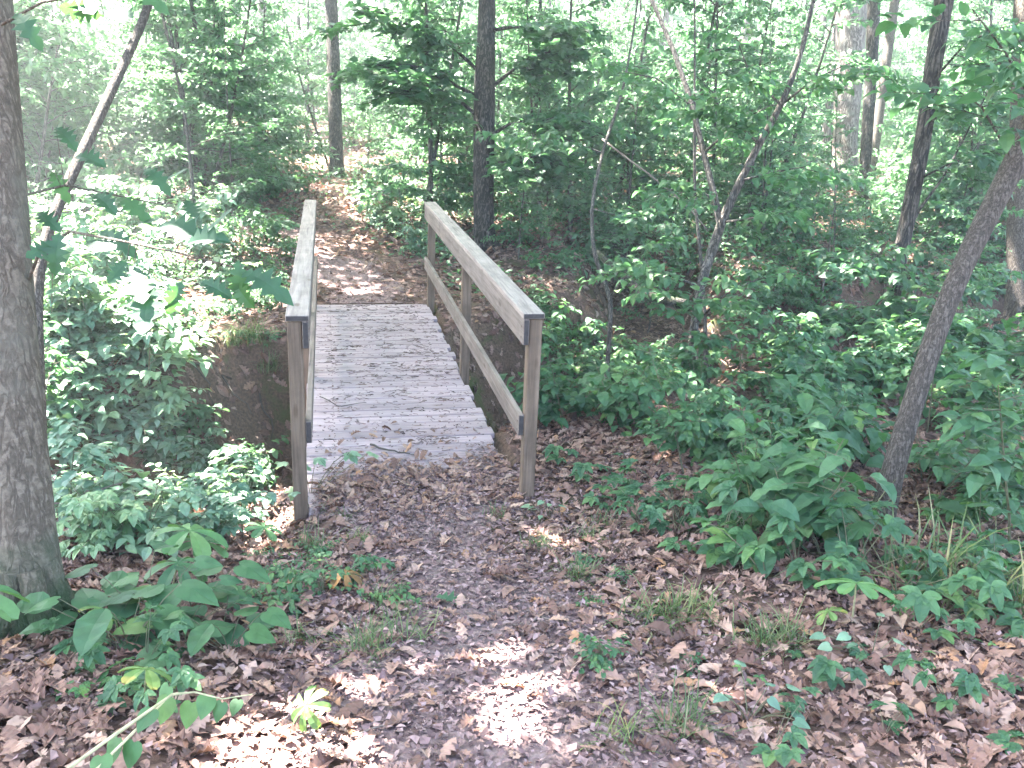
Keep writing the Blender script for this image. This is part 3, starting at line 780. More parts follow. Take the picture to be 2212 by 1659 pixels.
tO = tree('arching_sapling', 'thin arching sapling in the hollow beside the mossy log', 'tree',
          [(1318, 720, 8.9, 11), (1322, 640, 8.9, 10), (1300, 600, 9.0, 10), (1280, 540, 9.1, 9), (1277, 440, 9.2, 8), (1300, 330, 9.4, 7), (1345, 200, 9.6, 6), (1370, 60, 9.8, 5)], 'bark_thin', top=4.2, sides=7)
tP = tree('thin_sapling', 'hair-thin upright sapling between the forked and the bent trunk', 'tree',
          [(1932, 640, 10.4, 9), (1950, 520, 10.4, 8), (1990, 440, 10.4, 7), (2030, 400, 10.4, 5)], 'bark_dark', top=3, sides=6)
tQ = tree('slim_stem_tree', 'slim stem standing close behind the forked tree in the gully', 'tree',
          [(1527, 830, 8.0, 10), (1524, 720, 8.0, 9), (1518, 600, 8.0, 8), (1500, 420, 8.1, 7)], 'bark_thin', top=3.4, sides=6)
CANOPY_TREES = [tA, tC, tD, tE, tF, tG, tH, tI, tJ, tB, tL, tM]

# boughs of the dark tree, with maple leaves
def bough(tr, pts, rad, Ts, lsize, k, dens=1.0, blen=.7, flat=.35, key='near', droop=-.2, clump=1):
    pts = np.array([at(*p) for p in pts]); n = len(pts)
    rel = pts - tr['foot']
    tr['wood'].tube(rel, np.linspace(rad, rad * .3, n), 6, 0, False)
    wd, lv = tr['wood'], tr[key]
    for i in range(k):
        t = .25 + .75 * (i + U(0, 1)) / k; p = along(rel, [min(t, .99)])[0]
        d = rel[-1] - rel[0]; az = math.atan2(d[0], d[1]) + (1 if i % 2 else -1) * U(.3, 1.3)
        spray(wd, lv, p, az, U(-.3, .4), blen * U(.5, 1.2), lsize, Ts, rad * .35, dens, flat=flat, bend=droop)


for pts in ([(1030, 150, 13.2), (985, 108, 13.0), (935, 72, 12.8), (860, 45, 12.5), (800, 40, 12.3)],
            [(1028, 206, 13.2), (985, 185, 12.9), (930, 150, 12.6), (875, 140, 12.3), (800, 150, 12.0)],
            [(1028, 248, 13.2), (990, 215, 12.9), (940, 205, 12.6), (900, 203, 12.3), (840, 200, 12.1)],
            [(1065, 185, 13.1), (1110, 150, 12.9), (1150, 120, 12.6), (1200, 110, 12.4)],
            [(1065, 65, 13.1), (1110, 58, 12.9), (1160, 60, 12.6), (1230, 75, 12.4)],
            [(1065, 290, 13.1), (1100, 268, 12.9), (1160, 265, 12.6), (1260, 262, 12.4)],
            [(1065, 350, 13.1), (1100, 352, 12.8), (1140, 350, 12.5)]):
    bough(tD, pts, .03, T_MAP, .15, 11, .75, .75)
# boughs of the forked tree
for pts in ([(1690, 225, 7.3), (1760, 170, 7.0), (1850, 130, 6.8)], [(1640, 310, 7.4), (1560, 240, 7.1), (1520, 180, 6.9)], [(1690, 230, 7.3), (1620, 160, 7.1), (1590, 80, 7.0)],
            [(1495, 230, 7.7), (1420, 170, 7.6), (1330, 150, 7.4)], [(1520, 330, 7.65), (1600, 260, 7.4), (1660, 230, 7.3)], [(1545, 430, 7.6), (1480, 400, 7.3), (1420, 420, 7.1)],
            [(1600, 390, 7.5), (1680, 370, 7.2), (1740, 360, 7.0)], [(1562, 480, 7.6), (1640, 470, 7.2), (1700, 480, 7.0)], [(1500, 700, 7.6), (1560, 640, 7.2), (1640, 600, 7.0)], [(1512, 620, 7.6), (1440, 590, 7.3), (1390, 560, 7.1)]):
    bough(tK, pts, .011, T_OV, .085, 5, .9, .5)
for pts in ([(1978, 390, 9.3), (2060, 350, 9.0), (2140, 330, 8.8)], [(1950, 520, 9.4), (1880, 560, 9.0), (1830, 590, 8.8)], [(1935, 600, 9.4), (2010, 600, 9.0), (2090, 590, 8.8)],
            [(2000, 270, 9.2), (2050, 235, 8.9), (2110, 230, 8.7)], [(2010, 180, 9.1), (2080, 100, 8.8), (2150, 60, 8.6)], [(1930, 640, 9.5), (1880, 680, 9.1), (1840, 720, 8.9)], [(1925, 660, 9.5), (1990, 690, 9.1), (2040, 730, 8.9)]):
    bough(tH, pts, .015, T_OV, .11, 7, .9, .7)
for pts in ([(2190, 350, 4.6), (2120, 230, 4.4), (2060, 190, 4.3)], [(2240, 240, 4.6), (2170, 110, 4.4), (2100, 20, 4.3)], [(2250, 230, 4.6), (2200, 160, 4.35), (2150, 130, 4.3)]):
    bough(tI, pts, .008, T_OV, .10, 4, .5, .35)
for pts in ([(1318, 640, 8.9), (1380, 560, 8.6), (1430, 480, 8.5)], [(1277, 450, 9.2), (1330, 465, 8.9), (1400, 470, 8.7)], [(1300, 330, 9.4), (1220, 300, 9.2), (1150, 300, 9.0)], [(1340, 210, 9.6), (1400, 220, 9.3), (1450, 260, 9.2)]):
    bough(tO, pts, .008, T_OV, .09, 6, 1.0, .5, flat=.25)
for tr, X in ((tN, 400), (tL, 470), (tM, 430)):
    Qn = tr['Q']
    for i in range(10):
        p = Qn[int(len(Qn) * U(.2, .75))] - tr['foot']
        spray(tr['wood'], tr['near'], p, U(0, 6.28), U(0, .5), U(.7, 1.5), .09, [T_DIA, T_OV[0]], .01, 1.0)
for i in range(9):
    Qn = tB['Q']; p = Qn[int(len(Qn) * U(.15, .8))] - tB['foot']
    spray(tB['wood'], tB['near'], p, U(0, 6.28), U(0, .4), U(.5, 1.1), .085, T_OV, .007, .9)

# leafy twigs of the mottled tree: oak leaves hanging in front of the sunlit plants
def face_rot(ang, tilt, spin):
    """leaf hanging with its face to the trail: ang = direction of the tip (0 right, -90 down), tilt and spin turn the blade"""
    y = RIGHT * math.cos(ang) + UP * math.sin(ang); n_ = -FWD
    y = y * math.cos(tilt) + n_ * math.sin(tilt); x = np.cross(y, n_); x /= np.linalg.norm(x); z = np.cross(x, y)
    return np.stack([x * math.cos(spin) + z * math.sin(spin), y, z * math.cos(spin) - x * math.sin(spin)], -1)


def hang_leaves(tr, pts, rad, spots, lsize, m='near'):
    P = np.array([at(*p) for p in pts]) - tr['foot']
    tr['wood'].tube(P, np.linspace(rad, rad * .35, len(P)), 5, 0, False)
    for (dx, dy, dd, az, pit, roll, s) in spots:
        q = at(dx, dy, dd) - tr['foot']
        j = np.argmin(np.linalg.norm(along(P, np.linspace(0, 1, 40)) - q, axis=1)); a = along(P, [j / 39])[0]
        mid = (a + q) / 2 + [0, 0, .02]
        tr['wood'].tube([a, mid, q], [rad * .3, rad * .2, rad * .15], 4, 0, False)
        # leaf grows in the viewer-facing frame given by azimuth / pitch
        tr[m].inst(T_OAK[rng.integers(0, 3)], q[None], face_rot(R(az), pit, roll * .8)[None], [lsize * s * U(.8, 1.0)])


hang_leaves(tA, [(60, 610, 3.3), (85, 545, 3.2), (150, 500, 3.1), (260, 520, 3.0), (380, 545, 2.95), (520, 580, 2.9)], .007, [
    (130, 500, 3.1, -95, .2, .2, .95), (185, 520, 3.05, -30, .3, .9, 1.0), (290, 570, 3.0, -70, .2, .3, 1.0), (322, 595, 2.98, -88, .1, .1, 1.25), (395, 605, 2.96, -110, .3, .4, .75), (400, 530, 2.98, 10, .5, .9, 1.1),
    (275, 560, 3.0, -120, .3, .5, .8), (515, 560, 2.9, -85, .2, .3, .8), (520, 590, 2.9, -12, .5, .9, 1.15), (505, 600, 2.92, -60, .2, -.4, .75), (440, 500, 3.0, 5, .5, 1.0, 1.1), (340, 495, 3.05, 8, .6, 1.0, 1.2), (215, 500, 3.1, -20, .4, .7, .9), (430, 610, 2.96, -20, .3, .6, .8), (120, 520, 3.1, -140, .3, .3, .7)], .17)
hang_leaves(tA, [(60, 420, 3.4), (140, 400, 3.5), (240, 420, 3.5), (340, 440, 3.5)], .006, [
    (120, 275, 3.5, -40, .3, .8, 1.0), (160, 340, 3.5, -10, .4, .9, 1.1), (200, 420, 3.5, -30, .5, .9, 1.0), (250, 430, 3.5, -15, .4, 1.0, 1.0), (310, 365, 3.5, -25, .5, .9, 1.0), (360, 385, 3.5, -10, .5, 1.0, .9), (400, 430, 3.5, -60, .3, .6, .9), (110, 370, 3.5, -50, .3, .6, .9), (80, 460, 3.4, -30, .4, .7, 1.0), (300, 480, 3.5, -20, .5, 1.0, .9)], .16)
hang_leaves(tA, [(-10, 60, 3.3), (90, 5, 3.1), (180, -10, 3.0), (300, -20, 2.9)], .006, [
    (160, -20, 3.0, -55, .2, .5, 1.15), (235, 20, 2.95, -35, .3, .4, 1.0), (270, -25, 2.9, -15, .4, .7, .9), (225, 35, 3.0, 170, .3, .6, .9), (30, 30, 3.1, -40, .4, .6, 1.0)], .17)

# ------------------------------------------------------------------ unseen canopy on those trees, laid out along sun rays for its shade
def canopy():
    n = 8600
    px = U(-10, 15, n); py = U(-6, 30, n)
    keep = rng.random(n) < np.where(py < 8.5, 1.0, np.where(py < 15, .34, .2)) * np.where((px < -2.5) & (py > 5), .45, np.where((px > 2) & (py > 8.5), 1.15, 1.0))
    px, py = np.concatenate([px[keep], U(-1.0, 1.1, 500), U(-3, 4, 500)]), np.concatenate([py[keep], U(-.4, 5.6, 500), U(-3.5, .2, 500)]); n = len(px)  # extra unseen clusters added along the sun's rays to shade deck and trail
    hz = U(7.0, 12.5, n); ctr = np.column_stack([px, py, np.zeros(n)]) + S[None] * (hz / S[2])[:, None]
    K = 15
    P = (ctr[:, None, :] + rng.normal(0, 1, (n, K, 3)) * np.array([.38, .38, .16])).reshape(-1, 3)
    Gd = P - S[None] * ((P[:, 2] - .15) / S[2])[:, None]
    for _ in range(2):
        zg = np.maximum(H(Gd[:, 0], Gd[:, 1]) + np.where(Gd[:, 1] > 0, .15, .02), -.3); Gd = P - S[None] * ((P[:, 2] - zg) / S[2])[:, None]
    up_ = Gd + S[None] * (.5 / S[2])                                        # tops of the plants left of the bridge
    up2 = Gd + S[None] * (.95 / S[2])
    ok = ~(openings(Gd) | (openings(up2) & (up2[:, 0] < -.9) & (up2[:, 1] > .3)) | (openings(up_) & (up_[:, 0] < -.9) & (up_[:, 1] > .3)))
    P = P[ok]; n = len(P)
    u, v, w = project(P); inside = (w > 0) & (v > -40) & (u > -60) & (u < 1090)   # boughs stay above the picture
    P = P[~inside]; n = len(P)
    rt = rots(U(0, 6.28, n), NR(.3, n), NR(.3, n)); s = U(.18, .30, n)
    tops = np.array([t['top'][:2] for t in CANOPY_TREES])
    own = np.argmin(((P[:, None, :2] - tops[None]) ** 2).sum(-1), 1)
    for i, t in enumerate(CANOPY_TREES):
        m = own == i
        if not m.any(): continue
        t['leaves'].inst(T_DIA, P[m] - t['foot'], rt[m], s[m])
        Pm = P[m] - t['foot']; a = t['Q'][-8] - t['foot']
        for j in rng.integers(0, len(Pm), min(14, len(Pm))):
            q = Pm[j]; mid = (a * .5 + q * .5) + [0, 0, .4]
            t['wood'].tube([a, mid, q], [.05, .035, .012], 5, 0, False)


canopy()
for t in TREES:
    t['wood'].build('trunk', M[t['bark']], t['root'], smooth=True)
    if t['near'].n: t['near'].build('foliage', M['leaf_oak' if t is tA else 'leaf_tree'], t['root'])
    if t['leaves'].n: t['leaves'].build('crown', M['leaf_tree'], t['root'])

# ------------------------------------------------------------------ SAPLINGS beyond the bridge
FARV = []
for i in range(9):
    h = U(2.2, 6.5); wd, lv = sapling_mesh(h, int(14 + h * 3.4), .125, [T_DIA], .018 + .004 * h, .10, U(1.1, 1.8), .95, .1, .55)
    b = MB(); k0 = len(wd.v)
    b.v = wd.v + lv.v; b.f = wd.f + [f + wd.n for f in lv.f]; b.m = wd.m + [m + 1 for m in lv.m]; b.n = wd.n + lv.n
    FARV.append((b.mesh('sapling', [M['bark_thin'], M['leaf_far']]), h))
MIDV = []
for i in range(6):
    h = U(1.3, 4.2); wd, lv = sapling_mesh(h, int(11 + h * 3), .085, [T_OV[0], T_OV[1], T_DIA], .012 + .003 * h, .1, U(.7, 1.2), 1.0, .12, .4)
    MIDV.append((wd.mesh('trunk', M['bark_thin']), lv.mesh('crown', M['leaf_tree']), h))


def place_sapling(x, y, sc, label, group, variant=None, far=True):
    z = Hs(x, y)
    if far:
        me, h = FARV[rng.integers(0, len(FARV)) if variant is None else variant]
        o = link('sapling', me); o.location = (x, y, z); o.scale = (sc,) * 3; o.rotation_euler = (NR(.06), NR(.06), U(0, 6.28))
        tag(o, label, 'sapling', group)
    else:
        a, c, h = MIDV[rng.integers(0, len(MIDV)) if variant is None else variant]
        r0 = thing('sapling', label, 'sapling', (x, y, z), U(0, 6.28), group); r0.scale = (sc,) * 3
        link('trunk', a, r0); link('crown', c, r0)


cnt = 0
while cnt < 285:
    r_ = math.sqrt(U(13.5 ** 2, 44 ** 2)); th = YAW + U(-.62, .62)
    if U(0, 1) < .35: r_ = U(13.5, 24)
    x, y = CAM[0] + r_ * math.sin(th), CAM[1] + r_ * math.cos(th)
    if pd_(np.array([x]), np.array([y]))[0] < 1.3 and r_ < 16: continue
    if seg_dist(np.array([x]), np.array([y]), GULLY + [])[0] < 1.2: continue
    u, v, w = project(np.array([[x, y, Hs(x, y)]])); du = u[0] / DS
    hw = 1.25 * F / max(w[0], 1) / DS
    if w[0] < 20 and abs(du - 722) < hw + 10 or w[0] < 21.4 and abs(du - 1840) < hw + 10: continue
    if r_ < 16 and 960 < du < 1130: continue
    if r_ < 23 and 1690 < du < 2000: continue
    lab = 'distant bright leafy sapling' if r_ > 26 else 'slim leafy sapling'
    place_sapling(x, y, U(.75, 1.25), lab, 'saplings in the ' + ('far' if r_ > 26 else 'nearer') + ' thicket', None, True)
    cnt += 1
# nearer saplings, each at its own spot of the ground: (view x, view y of the foot, scale, variant)
for dx, dy, sc, va, lab in [
        (505, 470, .8, 0, 'small leafy sapling beside the curved sapling on the trail bank'), (330, 430, .9, 1, 'bushy sapling left of the curved sapling'),
        (180, 470, .6, 2, 'sunlit bushy sapling right of the leaning grey tree'), (250, 400, .75, 3, 'sunlit sapling crossing the upper part of the leaning grey tree'),
        (110, 520, .5, 4, 'sunlit sapling next to the mottled trunk'), (600, 420, .6, 5, 'short leafy sapling near the bend of the trail'), (600, 388, .7, 1, 'leafy sapling left of the trail end'),
        (850, 480, .5, 2, 'short sapling with sunlit leaves right of the trail'), (940, 450, .6, 0, 'leafy sapling close left of the furrowed dark trunk'), (880, 410, .8, 4, 'sapling between trail and furrowed dark trunk'),
        (1120, 560, .6, 3, 'low sapling right of the furrowed dark trunk'), (1190, 500, .8, 5, 'bushy sapling in shade right of the furrowed dark trunk'), (1240, 470, .9, 1, 'shaded sapling behind the arching sapling'),
        (1400, 470, .9, 2, 'shaded sapling behind the stem of the forked tree'), (1480, 500, .7, 3, 'shaded sapling left of the forked trunk'), (1640, 540, .8, 0, 'leafy sapling right of the forked trunk'),
        (1670, 520, .5, 4, 'leafy sapling between the forked and the bent trunk'), (1800, 600, .6, 5, 'low sapling in leaf litter left of the bent trunk'), (2060, 560, .8, 1, 'leafy sapling right of the bent trunk'),
        (2140, 520, .8, 2, 'leafy sapling left of the stout edge trunk'), (2100, 660, .6, 3, 'low leafy sapling before the stout edge trunk'), (1640, 720, .6, 4, 'leafy sapling on the gully side right of the forked trunk'),
        (1760, 760, .6, 5, 'dark leafy sapling left of the bent trunk foot'), (1400, 720, .5, 0, 'pale leafy sapling left of the forked trunk foot'), (2020, 800, .6, 2, 'dark leafy sapling between the bent and the rough leaning trunk'),
        (1750, 560, .5, 1, 'airy sapling on the rise between forked tree and bent trunk'), (1580, 500, .7, 2, 'airy sapling right behind the tree fork'), (1340, 430, .9, 0, 'shaded sapling in the back left of the forked tree'), (1860, 560, .4, 3, 'low airy sapling just left of the bent trunk'), (1100, 470, .6, 4, 'leafy sapling close right of the furrowed dark trunk'),
        (1330, 560, .5, 3, 'small sapling on the hollow edge above the mossy log'), (2190, 620, .7, 0, 'leafy sapling at the far right edge')]:
    p = ground(dx, dy); place_sapling(p[0], p[1], sc, lab, None, va, False)

# background trunks
BG = [(590, 260, 30, 24), (1165, 200, 34, 22), (945, 210, 36, 26), (1740, 250, 30, 14), (280, 260, 30, 12), (1300, 200, 36, 12), (1590, 220, 34, 14), (2080, 280, 28, 30), (2160, 300, 26, 26), (1990, 300, 33, 22), (890, 220, 38, 12),
      (1420, 210, 38, 16), (160, 250, 33, 14), (360, 240, 36, 16), (650, 230, 38, 10), (1240, 220, 40, 14), (1790, 300, 27, 22), (1690, 240, 38, 12), (820, 230, 33, 12), (520, 240, 38, 12), (2130, 280, 38, 16), (100, 240, 36, 14)]
for i, (dx, dy, dp, w_) in enumerate(BG):
    p = at(dx, dy, dp); z = Hs(p[0], p[1]); rad = w_ * DS / F * dp / 2
    lab = 'faint grey background trunk'
    rt_ = thing('background_tree', lab, 'tree', (p[0], p[1], z), 0, 'background trunks')
    h = U(9, 13); pts = curve((0, 0, -.3), U(0, 6.28), math.pi / 2 - abs(NR(.03)), h, 10, NR(.05), .015); wd, lv = MB(), MB()
    wd.tube(pts, np.linspace(rad * 1.1, rad * .5, 10), 10, 0, False, .05, i)
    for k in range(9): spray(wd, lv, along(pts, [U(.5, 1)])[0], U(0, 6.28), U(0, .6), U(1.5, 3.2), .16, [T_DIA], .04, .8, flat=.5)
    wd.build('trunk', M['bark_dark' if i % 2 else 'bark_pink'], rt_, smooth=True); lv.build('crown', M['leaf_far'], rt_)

# far wood that reads as one mass, and low green cover
b = MB(); n = 85000
r_ = U(42, 66, n); th = YAW + U(-.75, .75, n); x = CAM[0] + r_ * np.sin(th); y = CAM[1] + r_ * np.cos(th)
z = H(x, y) + 15 * U(0, 1, n) ** 1.1
cl = np.sin(x * .8) * np.cos(y * .6) + np.sin(z * 1.1 + x * .5)
k = cl > -1.5; x, y, z = x[k], y[k], z[k]; n = len(x)
b.inst(T_DIA, np.column_stack([x, y, z]), rots(U(0, 6.28, n), NR(.6, n), NR(.6, n)), U(.3, .65, n))
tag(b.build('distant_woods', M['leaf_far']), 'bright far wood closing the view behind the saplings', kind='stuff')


def cover(n, xr, yr, keep, size, hmax, Ts, name, label, m):
    x, y = U(*xr, n * 4), U(*yr, n * 4); cl = np.sin(x * 2.1 + y) + np.sin(y * 2.7 - x * 1.3) + NR(.6, n * 4)
    k = keep(x, y) & (cl > -.1); x, y = x[k][:n], y[k][:n]; n = len(x)
    b = MB(); kk = rng.integers(0, len(Ts), n); P = np.column_stack([x, y, H(x, y) + .03 + hmax * U(0, 1, n) ** 1.6]); rt = rots(U(0, 6.28, n), NR(.3, n), NR(.3, n)); s = size * U(.6, 1.3, n)
    for i, T in enumerate(Ts):
        w = kk == i; b.inst(T, P[w], rt[w], s[w])
    tag(b.build(name, m), label, kind='stuff')


wide = lambda x, y: (pd_(x, y) > .9) & (seg_dist(x, y, BRANCH) > .8) & (seg_dist(x, y, GULLY) > 1.0)
cover(16000, (-10, 14), (5.2, 18), wide, .075, .30, [T_DIA, T_OV[0]], 'undergrowth', 'low green undergrowth on the floor beyond the gully', M['leaf'])
cover(17000, (-22, 28), (13, 42), lambda x, y: (pd_(x, y) > .6) | (y > 15), .15, .8, [T_DIA], 'undergrowth', 'low bright undergrowth among the far saplings', M['leaf_far'])


# ------------------------------------------------------------------ PLANTS (each its own thing; prototypes share meshes)
def shrub_proto(h, ns, lsize, Ts, leafm, spread=.35, dens=1.0):
    wd, lv = MB(), MB()
    for i in range(ns):
        az = U(0, 6.28); tr = curve((0, 0, -.03), az, math.pi / 2 - U(.05, spread), h * U(.6, 1.1), 6, -U(.1, .5), .06)
        wd.tube(tr, np.linspace(.006, .002, 6), 5, 0, False)
        for t in np.arange(.35, 1.01, .15):
            p = along(tr, [min(t, .99)])[0]; spray(wd, lv, p, U(0, 6.28), U(-.1, .5), U(.12, .3), lsize, Ts, .002, dens, -.4, .2, twigs=False)
    return [('stem', wd.mesh('stem', M['stem'])), ('foliage', lv.mesh('foliage', leafm))]


def creeper_proto(k, h, lsize, leafm, Ts=T_PALM):
    wd, lv = MB(), MB()
    for i in range(k):
        az = U(0, 6.28); tr = curve((0, 0, -.02), az, U(.7, 1.4), h * U(.5, 1.2), 5, -.5, .05)
        wd.tube(tr, np.linspace(.003, .0015, 5), 4, 0, False)
        lv.inst(Ts[rng.integers(0, len(Ts))], tr[-1:], rots([az + NR(.3)], [-.2 + NR(.15)], [NR(.2)]), [lsize * U(.7, 1.2)])
    return [('stem', wd.mesh('stem', M['stem'])), ('foliage', lv.mesh('foliage', leafm))]


def mayapple_proto(h, size, leafm, T, tilt=.2):
    wd, lv = MB(), MB()
    az = U(0, 6.28); tr = curve((0, 0, -.02), az, math.pi / 2 - U(.02, .25), h, 5, -.15, .03); wd.tube(tr, np.linspace(.005, .003, 5), 6, 0, False)
    lv.inst(T, tr[-1:], rots([U(0, 6.28)], [NR(tilt)], [NR(tilt)]), [size])
    return [('stem', wd.mesh('stem', M['pale_stem'])), ('leaf', lv.mesh('leaf', leafm))]


def grass_proto(nb_, L, wdt=.004, spread=.9, sp=.05):
    b = MB()
    for i in range(nb_):
        az = U(0, 6.28); n = 5; l = L * U(.5, 1.2); tr = curve((NR(sp), NR(sp), -.01), az, U(math.pi / 2 - spread, math.pi / 2), l, n, -U(.6, 1.9), .04)
        sd = np.array([math.cos(az), -math.sin(az), 0]); ww = wdt * np.array([.8, 1, .9, .6, .08])
        V = np.concatenate([tr - sd * ww[:, None], tr + sd * ww[:, None]]); q = np.array([(i_, i_ + 1, i_ + 1 + n, i_ + n) for i_ in range(n - 1)])
        b.add(V, [q])
    return b.mesh('grass_tuft', M['grass'])


SHR = [shrub_proto(U(.45, .7), 6, .115, T_OVN, M['leaf'], .35, 1.15) for i in range(4)] + [shrub_proto(.55, 5, .15, T_OVN, M['leaf']) for i in range(2)]
SHR += [shrub_proto(.5, 5, .12, T_MAP, M['leaf'], .4, .8), shrub_proto(.42, 5, .13, T_PALM, M['leaf'], .45, .6), shrub_proto(.6, 5, .085, [T_NAR, T_OV[0]], M['leaf'], .3, 1.2)]
PAL = [shrub_proto(U(.4, .65), 6, .095, T_OV + T_OVN[:1], M['leaf_sun_tint'], .45) for i in range(4)]
PAL += [shrub_proto(.55, 5, .13, T_OVN, M['leaf_sun_tint'], .4, .8), shrub_proto(.5, 5, .12, T_PALM, M['leaf_sun_tint'], .4, .6), shrub_proto(.65, 4, .11, T_MAP, M['leaf_sun_tint'], .35, .7)]
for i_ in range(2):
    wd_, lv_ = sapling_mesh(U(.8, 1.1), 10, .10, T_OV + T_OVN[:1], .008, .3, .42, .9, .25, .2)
    PAL.append([('stem', wd_.mesh('stem', M['stem'])), ('foliage', lv_.mesh('foliage', M['leaf_sun_tint']))])
SML = [shrub_proto(U(.14, .24), 3, .05, T_OV, M['leaf'], .5) for i in range(3)]
CRP = [creeper_proto(k, h, .10, M['leaf']) for k, h in ((4, .18), (6, .25), (3, .12), (5, .32))] + [creeper_proto(4, .16, .085, M['leaf'], [T_TRI])]
BRD = [creeper_proto(k, h, .15, M['leaf'], T_HEART + T_OVN[:1]) for k, h in ((5, .22), (7, .3))]
TAL = []
for i_ in range(3):
    wd_, lv_ = sapling_mesh(U(.8, 1.25), 11, .10, T_OV + T_OVN[:1], .008, .25, .42, .9, .2, .2)
    TAL.append([('stem', wd_.mesh('stem', M['stem'])), ('foliage', lv_.mesh('foliage', M['leaf']))])
MAY = [mayapple_proto(h, s, M['mayapple'], T_MAYA[i % 3]) for i, (h, s) in enumerate(((.24, .30), (.28, .33), (.22, .28)))]
MAYY = [mayapple_proto(.26, .27, M['mayapple_yellow'], T_MAYA[1], .35), mayapple_proto(.24, .27, M['mayapple_yellow'], T_MAYA[2], .5)]
MAYW = [mayapple_proto(.12, .22, M['wilted'], T_MAYA[2], .7)]
GRS = [grass_proto(70, .20, .0026), grass_proto(45, .15, .0022), grass_proto(90, .24, .0026), grass_proto(32, .42, .005, .8, .09)]


def plant(name, proto, p, sc, label, cat, group=None, rz=None, sink=0.0):
    r0 = thing(name, label, cat, (p[0], p[1], p[2] - sink), U(0, 6.28) if rz is None else rz, group); r0.scale = (sc,) * 3
    for nm, me in proto: link(nm, me, r0)
    return r0


def tuft(p, v, sc, label, group=None):
    o = link('grass_tuft', GRS[v]); o.location = [float(a) for a in p]; o.scale = (sc,) * 3; o.rotation_euler = (0, 0, U(0, 6.28)); tag(o, label, 'grass tuft', group)


# singled-out plants
for dx, dy, v, sc, pr, lab in [
        (1840, 1350, 0, .95, MAY, 'mayapple with one round lobed leaf among brown leaves at lower right'),
        (430, 1270, 1, 1.0, MAY, 'large grey-green mayapple leaf between the mottled trunk and the left railing post'), (590, 1200, 0, .7, MAY, 'pale sunlit mayapple leaf beside the foot of the left railing post'),
        (365, 1300, 2, 1.0, MAY, 'drooping grey-green mayapple just right of the mossy trunk foot'), (-10, 1440, 1, 1.1, MAY, 'mayapple cut by the left picture edge below the mossy trunk'),
        (2150, 1180, 0, 1.0, MAY, 'mayapple in the thicket right of the rough leaning trunk'), (310, 1530, 0, .7, MAYY, 'yellow-tipped mayapple catching light over dead leaves at lower left'),
        (240, 1400, 1, .65, MAYY, 'yellow-edged mayapple below the mossy trunk foot'), (650, 1590, 1, .6, MAYY, 'pale limp mayapple lying in the sun patch at lower left'), (1770, 1390, 0, .5, MAYY, 'small curled yellow-green leaf plant in grass at lower right'),
        (745, 1280, 0, .85, MAYW, 'wilted orange-brown mayapple beside the trail before the bridge'), (470, 1250, 0, .9, MAY, 'mayapple behind the large grey-green one near the left post'), (300, 1190, 2, .9, MAY, 'dark mayapple close to the mottled trunk')]:
    p = ground(dx, dy); plant('mayapple', pr[v], p, sc, lab, 'mayapple')
for dx, dy, v, sc, lab in [
        (670, 1195, 0, .9, 'dense grass tuft at the foot of the left railing post'), (785, 1180, 1, .8, 'small grass tuft between the two nearest railing posts'), (700, 1110, 1, .7, 'sparse grass tuft right behind the left railing post'), (750, 1120, 1, .6, 'tiny grass tuft at the buried deck end'),
        (1255, 1255, 0, .85, 'green grass tuft right of the trail below the right railing post'), (1165, 1190, 0, .7, 'grass tuft in the small sun patch near the right railing post'), (1085, 1125, 1, .9, 'yellowish grass tuft in front of the right railing post'),
        (790, 1420, 2, .75, 'widest pale grass tuft left of the trail'), (660, 1395, 1, 1.0, 'grass tuft left of the widest pale tuft'), (880, 1390, 1, 1.1, 'grass tuft right of the widest pale tuft'), (820, 1300, 1, .9, 'thin grass tuft by the wilted mayapple'), (870, 1330, 1, .8, 'thin grass tuft on the trail edge by the fallen green leaf'),
        (1470, 1580, 2, .8, 'grass tuft among dead leaves at the lower right of the trail'), (1350, 1610, 1, .9, 'thin grass tuft left of the lower right tuft'), (760, 1260, 1, .7, 'grass tuft under the wilted mayapple'), (1300, 1140, 1, .9, 'olive grass tuft right of the right railing post'), (1260, 1170, 1, .8, 'small olive tuft behind the green tuft by the trail'),
        (1640, 1400, 0, .9, 'flat grass tuft below the right thicket, left one'), (1700, 1400, 0, .9, 'flat grass tuft below the right thicket, right one'), (1460, 1340, 0, 1.0, 'grass tuft in the grassy strip right of the trail'), (1400, 1350, 1, 1.1, 'thin tuft left in the grassy strip right of the trail'), (1530, 1340, 1, 1.2, 'thin tuft right in the grassy strip right of the trail'),
        (540, 740, 2, 1.3, 'long grass tuft hanging over the gully bank left of the bridge'), (500, 745, 2, 1.1, 'smaller grass tuft on the gully bank left of the bridge'), (580, 800, 2, 1.0, 'grass tuft low on the gully bank beside the left railing'),
        (1950, 1260, 3, .9, 'long arching grass under the rough leaning trunk'), (2020, 1290, 3, 1.0, 'long arching grass right of the rough leaning trunk foot'), (2120, 1280, 3, .9, 'long arching grass near the right edge'), (1700, 1150, 3, .8, 'arching seeding grass in the right thicket'), (1790, 1130, 3, .8, 'arching grass left of the rough trunk foot'), (2200, 1330, 3, .9, 'long grass at the right picture edge')]:
    tuft(ground(dx, dy), v, sc, lab)


